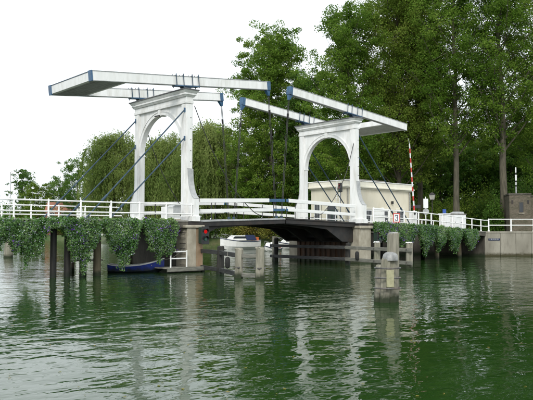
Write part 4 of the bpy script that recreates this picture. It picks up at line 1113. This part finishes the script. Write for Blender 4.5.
# ------------------------------------------------------------------ bridge house
def bridge_house():
    x0, x1, y0, y1 = 24.7, 35.1, 9.2, 13.9; zb = QZ - .05; zt = 6.78
    t = thing('bridge_house', ((x0+x1)/2, (y0+y1)/2, QZ), 'cream rendered flat roofed bridge house behind the right portal', 'house')
    BX('wall', 'cream_wall', t, x0, x1, y0, y1, zb, zt, .02)
    BX('plinth', 'concrete', t, x0-.06, x1+.06, y0-.06, y1+.06, zb, zb+.55, .02)
    BX('cornice', 'cream_trim', t, x0-.12, x1+.12, y0-.12, y1+.12, zt-.12, zt+.003, .015)
    BX('cornice', 'cream_trim', t, x0-.32, x1+.32, y0-.32, y1+.32, zt+.003, zt+.16, .02)
    BX('parapet', 'cream_trim', t, x0-.2, x1+.2, y0-.2, y1+.2, zt+.16, zt+.62, .02)
    BX('coping', 'white_paint', t, x0-.26, x1+.26, y0-.26, y1+.26, zt+.621, zt+.70, .015)
    rf = MB(); rf.frus((x0+2.2, x1-1.2, y0+.7, y1-.5), (x0+3.2, x1-2.4, y0+1.9, y1-1.9), zt+.70, zt+1.08); rf.build('roof', 'roof_felt', t)
    for xx in (x0+.25, x1-.3):
        MB().cyl((xx, y0-.09, zb+.3), (xx, y0-.09, zt-.14), .05, n=8).build('downpipe', 'zinc_cap', t, smooth=True)
    BX('wall_lamp', 'black_plastic', t, 31.75, 31.95, y0-.22, y0-.002, 5.3, 5.6, .03)
    def win(u, z0, z1, w, arched=False):        # on the -y face
        f = BX('window', 'white_rail', t, u-w/2-.08, u+w/2+.08, y0-.05, y0+.03, z0-.08, z1+.08, .01)
        for i in range(2):
            for j in range(3):
                a = u-w/2 + i*w/2 + .02; zz0 = z0 + j*(z1-z0)/3 + .02
                BX('pane', 'window_glass', f, a, a+w/2-.04, y0-.062, y0-.045, zz0, zz0+(z1-z0)/3-.04)
        BX('sill', 'concrete', f, u-w/2-.14, u+w/2+.14, y0-.14, y0-.052, z0-.17, z0-.085, .01)
        BX('lintel', 'cream_trim', f, u-w/2-.14, u+w/2+.14, y0-.07, y0-.001, z1+.085, z1+.30, .01)
    for u in (28.0, 30.6, 33.2): win(u, 3.15, 4.55, 1.1)
    # -x face: narrow window, arched doorway
    def winx(v, z0, z1, w):
        f = BX('window', 'white_rail', t, x0-.05, x0+.03, v-w/2-.07, v+w/2+.07, z0-.07, z1+.07, .01)
        for i in range(2):
            for j in range(2):
                a = v-w/2 + i*w/2 + .02; zz0 = z0 + j*(z1-z0)/2 + .02
                BX('pane', 'window_glass', f, x0-.062, x0-.045, a, a+w/2-.04, zz0, zz0+(z1-z0)/2-.04)
        BX('sill', 'concrete', f, x0-.14, x0-.052, v-w/2-.12, v+w/2+.12, z0-.16, z0-.075, .01)
    winx(13.0, 3.4, 5.3, .7)
    d = BX('door', 'dark_green_box', t, x0-.045, x0+.02, 10.3, 11.6, QZ+.02, 4.6, .01)
    m = MB(); vs = []; K = 12
    for xx in (x0-.09, x0-.001):
        for k in range(K+1):
            a = math.pi*k/K
            for r_ in (.65, .88): vs.append((xx, 10.95 - r_*math.cos(a), 4.6 + r_*math.sin(a)))
    q = 2*(K+1); fs = []
    for k in range(K):
        i = 2*k; fs += [(i, i+1, i+3, i+2), (q+i, q+i+2, q+i+3, q+i+1), (i, i+2, q+i+2, q+i), (i+1, q+i+1, q+i+3, i+3)]
    fs += [(0, q, q+1, 1), (2*K, 2*K+1, q+2*K+1, q+2*K)]
    MB().add(vs, fs).build('arch_trim', 'cream_trim', d)
    m = MB(); m.add([(x0-.03, 10.95 - .64*math.cos(math.pi*k/K), 4.6 + .64*math.sin(math.pi*k/K)) for k in range(K+1)] + [(x0-.002, 10.95 - .64*math.cos(math.pi*k/K), 4.6 + .64*math.sin(math.pi*k/K)) for k in range(K+1)],
        [tuple(range(K+1)), tuple(range(K+1, 2*K+2))[::-1]] + [(k, k+1, K+2+k, K+1+k) for k in range(K)] + [(K, 0, K+1, 2*K+1)])
    m.build('fanlight', 'window_glass', d)
    BX('door_handle', 'zinc_cap', d, x0-.11, x0-.05, 11.4, 11.5, 3.4, 3.46)
    for v in (10.6, 11.28): BX('door_glass', 'window_glass', d, x0-.06, x0-.046, v-.2, v+.2, 3.5, 4.4)
bridge_house()
def ladder():
    t = thing('steel_ladder', (24.3, 9.6, QZ), 'pale steel ladder against the corner of the cream house', 'ladder')
    a = Vector((24.0, 9.55, QZ)); b = Vector((24.32, 9.55, 7.4))
    for dv in (0, .42): MB().tube([a + Vector((0, dv, 0)), b + Vector((0, dv, 0))], .028, 6).build('stile', 'white_rail', t)
    for i in range(14):
        p = a.lerp(b, (i+1)/15); MB().tube([p, p + Vector((0, .42, 0))], .018, 6).build('rung', 'white_rail', t)
ladder()
def road_signal():
    x, y, zb = 22.2, 7.6, 2.9
    t = thing('road_signal', (x, y, zb), 'dark road signal on a grey post before the cream house', 'traffic light')
    MB().tube([(x, y, zb-.1), (x, y, 6.1)], .05, 8).build('post', 'zinc_cap', t, smooth=True)
    BX('housing', 'black_plastic', t, x-.16, x+.12, y-.17, y+.17, 6.1, 6.98, .03)
    for k, mt in enumerate(('green_lens', 'red_lens', 'red_lens')):
        MB().cyl((x-.16, y, 6.24+k*.28), (x-.22, y, 6.24+k*.28), .1, .09, 12).build('lens', mt, t)
road_signal()

# ------------------------------------------------------------------ road furniture on the right approach
def barrier():
    vz, zz = dl(22.15); x, y = 23.7, .55; zz += .06
    t = thing('barrier_boom', (x, y, zz), 'raised red and white striped barrier boom beside the cream house', 'barrier')
    BX('cabinet', 'white_paint', t, x-.28, x+.28, y-.25, y+.25, zz, zz+1.25, .03)
    MB().box(x-.10, x+1.0, y-.12, y+.10, zz+1.50, zz+1.80).build('counterweight', 'black_plastic', t, bevel=.03)
    a = Vector((x-.05, y-.2, zz+.9)); b = Vector((x-.68, y-.2, 10.0)); n = 15
    for i in range(n):
        p = a.lerp(b, i/n); q = a.lerp(b, (i+1)/n)
        MB().bar(p, q, .07, .13 - .004*i, (1, 0, 0)).build('stripe', 'red_paint' if i % 2 else 'white_gloss', t)
    MB().cyl((x-.1, y-.28, zz+1.05), (x-.1, y+.0, zz+1.05), .14, n=12).build('pivot', 'black_plastic', t)
    MB().tube([b, b + Vector((-.06, 0, .2)), b + Vector((-.2, 0, .45))], .014, 5).build('whip', 'white_gloss', t)
barrier()
def red_sign():
    u = 19.85; vz, zz = dl(u); y = vz - .28
    t = thing('bordered_sign', (u, y, zz), 'small upright white sign with red border on the right railing', 'sign')
    f = Vector((.664, .748, 0)); r = Vector((.748, -.664, 0)); c = Vector((u, y, zz))
    def pl(a0, a1, z0, z1, out, mat, nm, par):
        P = [c + r*a0 - f*out, c + r*a1 - f*out, c + r*a1 - f*(out-.02), c + r*a0 - f*(out-.02)]
        return MB().hexa([(p.x, p.y, zz+z0) for p in P] + [(p.x, p.y, zz+z1) for p in P]).build(nm, mat, par)
    pb = pl(-.28, .28, .22, .98, 0.02, 'red_paint', 'border', t)
    pl(-.22, .22, .29, .91, .03, 'white_gloss', 'panel', t)
    for a0, a1, z0, z1 in ((-.10, .10, .78, .83), (.05, .10, .60, .79), (-.04, .09, .575, .625), (.05, .10, .41, .585), (-.10, .10, .37, .42), (-.13, -.08, .40, .48), (-.13, -.08, .72, .80)):
        pl(a0, a1, z0, z1, .036, 'navy_cloth', 'digit_stroke', pb)
    MB().cyl((u+.03, y+.04, zz-.3), (u+.03, y+.04, zz+.95), .03, n=6).build('post', 'zinc_cap', t)
red_sign()
def board(u0, u1, yoff, z0, z1, label, name='white_board'):
    va, za = dl(u0); t = thing(name, (u0, va+yoff, za), label, 'board')
    k = 4; h = (z1-z0)/k
    for i in range(k):
        BX('slat', 'white_rail', t, u0, u1, va+yoff, va+yoff+.04, za+z0+i*h+.008, za+z0+(i+1)*h-.008, .006)
    for u in (u0+.12, u1-.12): BX('post', 'white_rail', t, u-.05, u+.05, va+yoff+.045, va+yoff+.13, za-.05, za+z1+.05)
board(17.9, 19.3, .55, .15, 1.35, 'white slatted board behind the railing near the right portal')
def sign_post():
    u = 25.2; vz, zz = dl(u); y = vz + .5; zz += .08
    t = thing('sign_post', (u, y, zz), 'white post carrying a rectangular and a round sign', 'sign')
    MB().cyl((u, y, zz), (u, y, zz+2.6), .045, n=8).build('post', 'white_rail', t, smooth=True)
    f = Vector((.664, .748, 0)); r = Vector((.748, -.664, 0)); c = Vector((u, y, zz)) - f*.06
    P = [c - r*.21, c + r*.21, c + r*.21 + f*.02, c - r*.21 + f*.02]
    MB().hexa([(p.x, p.y, zz+1.62) for p in P] + [(p.x, p.y, zz+2.42) for p in P]).build('board', 'white_gloss', t)
    MB().cyl(c + Vector((0, 0, 1.3)), c + f*.02 + Vector((0, 0, 1.3)), .26, n=24).build('disc', 'white_gloss', t)
    MB().cyl(c - f*.004 + Vector((0, 0, 1.3)), c + f*.016 + Vector((0, 0, 1.3)), .275, n=24).build('disc_rim', 'grey_edge', t)
sign_post()
def lantern():
    u, y, zz = 27.5, 1.2, 2.8
    t = thing('street_lamp', (u, y, zz), 'small lantern lamp on a thin dark post by the sign post', 'street lamp')
    MB().tube([(u, y, zz), (u, y, zz+.5), (u, y, zz+.55), (u, y, zz+2.5)], [.07, .07, .04, .035], 8).build('post', 'steel_black', t, smooth=True)
    MB().frus((u-.13, u+.13, y-.13, y+.13), (u-.20, u+.20, y-.20, y+.20), zz+2.55, zz+2.98).build('lantern_glass', 'lamp_glass', t)
    MB().frus((u-.23, u+.23, y-.23, y+.23), (u-.06, u+.06, y-.06, y+.06), zz+2.985, zz+3.2).build('lantern_roof', 'steel_black', t)
    MB().frus((u-.08, u+.08, y-.08, y+.08), (u-.15, u+.15, y-.15, y+.15), zz+2.48, zz+2.548).build('lantern_base', 'steel_black', t)
lantern()
def cabinets():
    for (u0, u1, y0, y1, h, lab) in ((30.0, 30.75, 1.5, 2.2, 1.4, 'narrow white cabinet left of the wide one behind the railing'), (31.5, 33.5, 1.5, 2.4, 1.42, 'wide white cabinet with dark lid behind the railing')):
        zz = 2.66
        t = thing('white_cabinet', (u0, y0, zz), lab, 'cabinet', 'white cabinets by the railing')
        BX('body', 'white_paint', t, u0, u1, y0, y1, zz-.05, zz+h, .02)
        BX('lid', 'roof_felt' if u1-u0 > 1.2 else 'white_paint', t, u0-.06, u1+.06, y0-.06, y1+.06, zz+h, zz+h+.09, .015)
        n = 2 if u1-u0 > 1.2 else 1; w = (u1-u0)/n
        for i in range(n):
            d = BX('door', 'white_gloss', t, u0+i*w+.03, u0+(i+1)*w-.03, y0-.025, y0-.001, zz+.06, zz+h-.06, .006)
            BX('handle', 'black_plastic', d, u0+i*w+.08, u0+i*w+.14, y0-.06, y0-.026, zz+.6, zz+.72)
        if n == 2: MB().frus((u0+.3, u1-.1, y0+.1, y1-.1), (u0+.8, u1-.1, y0+.2, y1-.2), zz+h+.091, zz+h+.28).build('vent_hood', 'grey_edge', t)
cabinets()
def blue_sign():
    u, y, zz = 33.6, 4.0, 2.55
    t = thing('blue_sign', (u, y, zz), 'small blue square sign above the wide white cabinet', 'sign')
    MB().cyl((u, y, zz-.1), (u, y, zz+2.1), .03, n=6).build('post', 'zinc_cap', t)
    f = Vector((.664, .748, 0)); r = Vector((.748, -.664, 0)); c = Vector((u, y, 0)) - f*.05
    P = [c - r*.17, c + r*.17, c + r*.17 + f*.02, c - r*.17 + f*.02]
    MB().hexa([(p.x, p.y, zz+1.68) for p in P] + [(p.x, p.y, zz+2.12) for p in P]).build('panel', 'sign_blue', t)
blue_sign()
def white_fence():
    t = thing('slatted_fence', (26.5, 8.3, 2.6), 'low white picket fence in front of the cream house', 'fence')
    for i in range(22):
        u = 24.9 + i*.42; BX('picket', 'white_rail', t, u, u+.1, 8.05, 8.09, QZ, QZ+1.25, .01)
    for z in (QZ+.3, QZ+1.0): BX('fence_rail', 'white_rail', t, 24.8, 34.1, 8.092, 8.15, z, z+.09, .01)
white_fence()

# ------------------------------------------------------------------ hut at the right edge
def hut():
    A = Vector((46.3, 3.95, 0)); d = Vector((.748, -.664, 0)); d = (d*.97 - Vector((.664, .748, 0))*.18).normalized(); nb = Vector((-d.y, d.x, 0))
    t = thing('brick_hut', (A.x, A.y, QZ), 'dark brown flat roofed hut at the right edge of the quay', 'hut')
    W_, D_ = 2.28, 4.2
    def blk(s0, s1, b0, b1, z0, z1, mat, nm, par, bev=0.0):
        P = [A + d*s0 + nb*b0, A + d*s1 + nb*b0, A + d*s1 + nb*b1, A + d*s0 + nb*b1]
        return MB().hexa([(p.x, p.y, z0) for p in P] + [(p.x, p.y, z1) for p in P]).build(nm, mat, par, bevel=bev)
    w = blk(0, W_, 0, D_, QZ-.05, 6.55, 'hut_brick', 'wall', t, .02)
    blk(W_+.0015, W_+3.6, .7, D_-.3, QZ-.05, 6.35, 'hut_brick', 'wall', t, .02)
    blk(-.08, W_+.08, -.08, D_+.08, 6.552, 6.72, 'concrete_dark', 'roof_edge', t, .02)
    blk(W_+.08, W_+3.7, .6, D_-.2, 6.352, 6.55, 'concrete_dark', 'roof_edge', t, .02)
    f = blk(1.02, 1.52, -.03, .02, 4.55, 5.75, 'concrete_dark', 'window', t, .01)
    blk(1.09, 1.45, -.045, -.028, 4.62, 5.68, 'window_glass', 'pane', f)
    blk(.96, 1.58, -.10, -.032, 4.44, 4.54, 'concrete', 'sill', f)
    for s in (.22, 1.92): blk(s, s+.2, -.03, -.002, 5.55, 5.95, 'steel_black', 'vent', t)
    blk(.2, .22, -.02, -.001, QZ, 2.4, 'concrete_dark', 'base_strip', t)
    # mast
    b = A + d*.95 + nb*1.2
    ms = thing('striped_mast', (b.x, b.y, 6.72), 'black and white striped mast on the brown hut roof', 'mast')
    zs_ = [6.72, 7.55, 7.75, 8.05, 8.25, 8.9, 9.15, 9.75]; mats = ['grey_edge', 'black_plastic', 'white_gloss', 'black_plastic', 'white_gloss', 'black_plastic', 'white_gloss']
    for i in range(7):
        MB().cyl((b.x, b.y, zs_[i]), (b.x, b.y, zs_[i+1]), .07 if i != 4 else .1, n=10).build('segment', mats[i], ms, smooth=True)
hut()

# ------------------------------------------------------------------ far left houses
def gable(name, label, cx, cy, lx, ly, h, rh, wall, roof, ang, wins, zb=1.3):
    t = thing(name, (cx, cy, zb), label, 'house' if name != 'white_shed' else 'shed'); t.rotation_euler = (0, 0, ang); O = (0, 0, 0)
    MB().box(-lx/2, lx/2, -ly/2, ly/2, -.2, h).build('wall', wall, t, origin=O, bevel=.02)
    m = MB(); a, b = lx/2+.3, ly/2+.4
    m.add([(-a, -b, h+.003), (a, -b, h+.003), (a, b, h+.003), (-a, b, h+.003), (-a, 0, h+rh), (a, 0, h+rh)], [(0, 3, 2, 1), (0, 1, 5, 4), (2, 3, 4, 5), (0, 4, 3), (1, 2, 5)])
    m.build('roof', roof, t, origin=O)
    for x, z0, w, hh in wins:
        f = MB().box(x-w/2, x+w/2, -ly/2-.05, -ly/2-.001, z0, z0+hh).build('window', 'white_rail', t, origin=O)
        for k in range(2):
            x0 = x-w/2+.08+k*(w/2-.04); MB().box(x0, x0+w/2-.12, -ly/2-.062, -ly/2-.047, z0+.08, z0+hh-.08).build('pane', 'window_glass', f, origin=O)
    return t
V0 = YAW - math.pi/2
gable('brick_house', 'small orange brick house on the far left bank', 63.8, 157.8, 7.0, 6.5, 7.2, 2.6, 'house_brick', 'roof_orange', V0+.1, [(-1.6, 4.6, 1.5, 2.0), (1.7, 4.6, 1.5, 2.0)])
gable('long_house', 'low house with grey roof behind the orange brick house', 70.6, 163.9, 13, 8, 7.0, 4.0, 'cream_wall', 'roof_tile', V0, [(-2, 2.5, 1.3, 1.3), (2, 2.5, 1.3, 1.3)])
gable('white_shed', 'long white boat shed on the far left bank', 65.1, 139.4, 7.4, 7, 7.6, .7, 'white_paint', 'roof_tile', V0, [])
def lamp_pole():
    x, y = 20.8, 85.0
    t = thing('lamp_pole', (54.5, 172.8, 1.3), 'thin grey lamp pole at the far left', 'street lamp')
    x, y = 54.5, 172.8
    MB().tube([(x, y, 1.2), (x, y, 11), (x, y, 20.6)], [.16, .12, .09], 8).build('pole', 'zinc_cap', t, smooth=True)
    MB().tube([(x, y, 20.5), (x+.4, y-.3, 20.8), (x+1.0, y-.8, 20.8)], [.05, .05, .05], 6).build('arm', 'zinc_cap', t)
    MB().box(x+.8, x+1.4, y-1.1, y-.7, 20.7, 20.9).build('lamp_head', 'grey_edge', t, bevel=.03)
lamp_pole()

# ------------------------------------------------------------------ leaves afloat
def floating_leaves():
    rng = np.random.default_rng(5); n = 260
    d = rng.uniform(9, 40, n); a = rng.uniform(-.38, .38, n)
    F_ = np.array([math.cos(YAW), math.sin(YAW)]); R_ = np.array([math.sin(YAW), -math.cos(YAW)])
    P = np.zeros((n, 3)); P[:, :2] = np.array([-24.78, -34.96]) + F_*d[:, None] + R_*(d*a)[:, None]; P[:, 2] = .006
    ang = rng.uniform(0, 6.28, n); l = rng.uniform(.02, .05, n)
    e = np.stack([np.cos(ang), np.sin(ang), 0*ang], 1)*l[:, None]; f = np.stack([-np.sin(ang), np.cos(ang), 0*ang], 1)*l[:, None]*.6
    up = np.array([0, 0, .006])
    tag(quads_obj('floating_leaves', np.stack([P-e, P+f+up, P+e, P-f+up], 1), 'leaf_yellow'), 'scattered small yellow leaves floating on the water', 'leaves', kind='stuff')
floating_leaves()

def rope(a, b, sag, label):
    a = Vector(a); b = Vector(b); P = []
    for i in range(13):
        k = i/12; p = a.lerp(b, k); p.z -= sag*4*k*(1-k); P.append(p)
    tag(MB().tube(P, .014, 5).build('mooring_rope', 'plank_grey', None, smooth=True), label, 'rope', 'mooring ropes')
rope((-2.0, .25, .80), (-.80, -.3, 1.5), .25, 'thin rope from the bow of the blue boat to the left pier')
rope((-4.7, 2.7, .5), (-6.4, .05, 1.1), .25, 'thin rope from the stern of the blue boat to a brown pile')
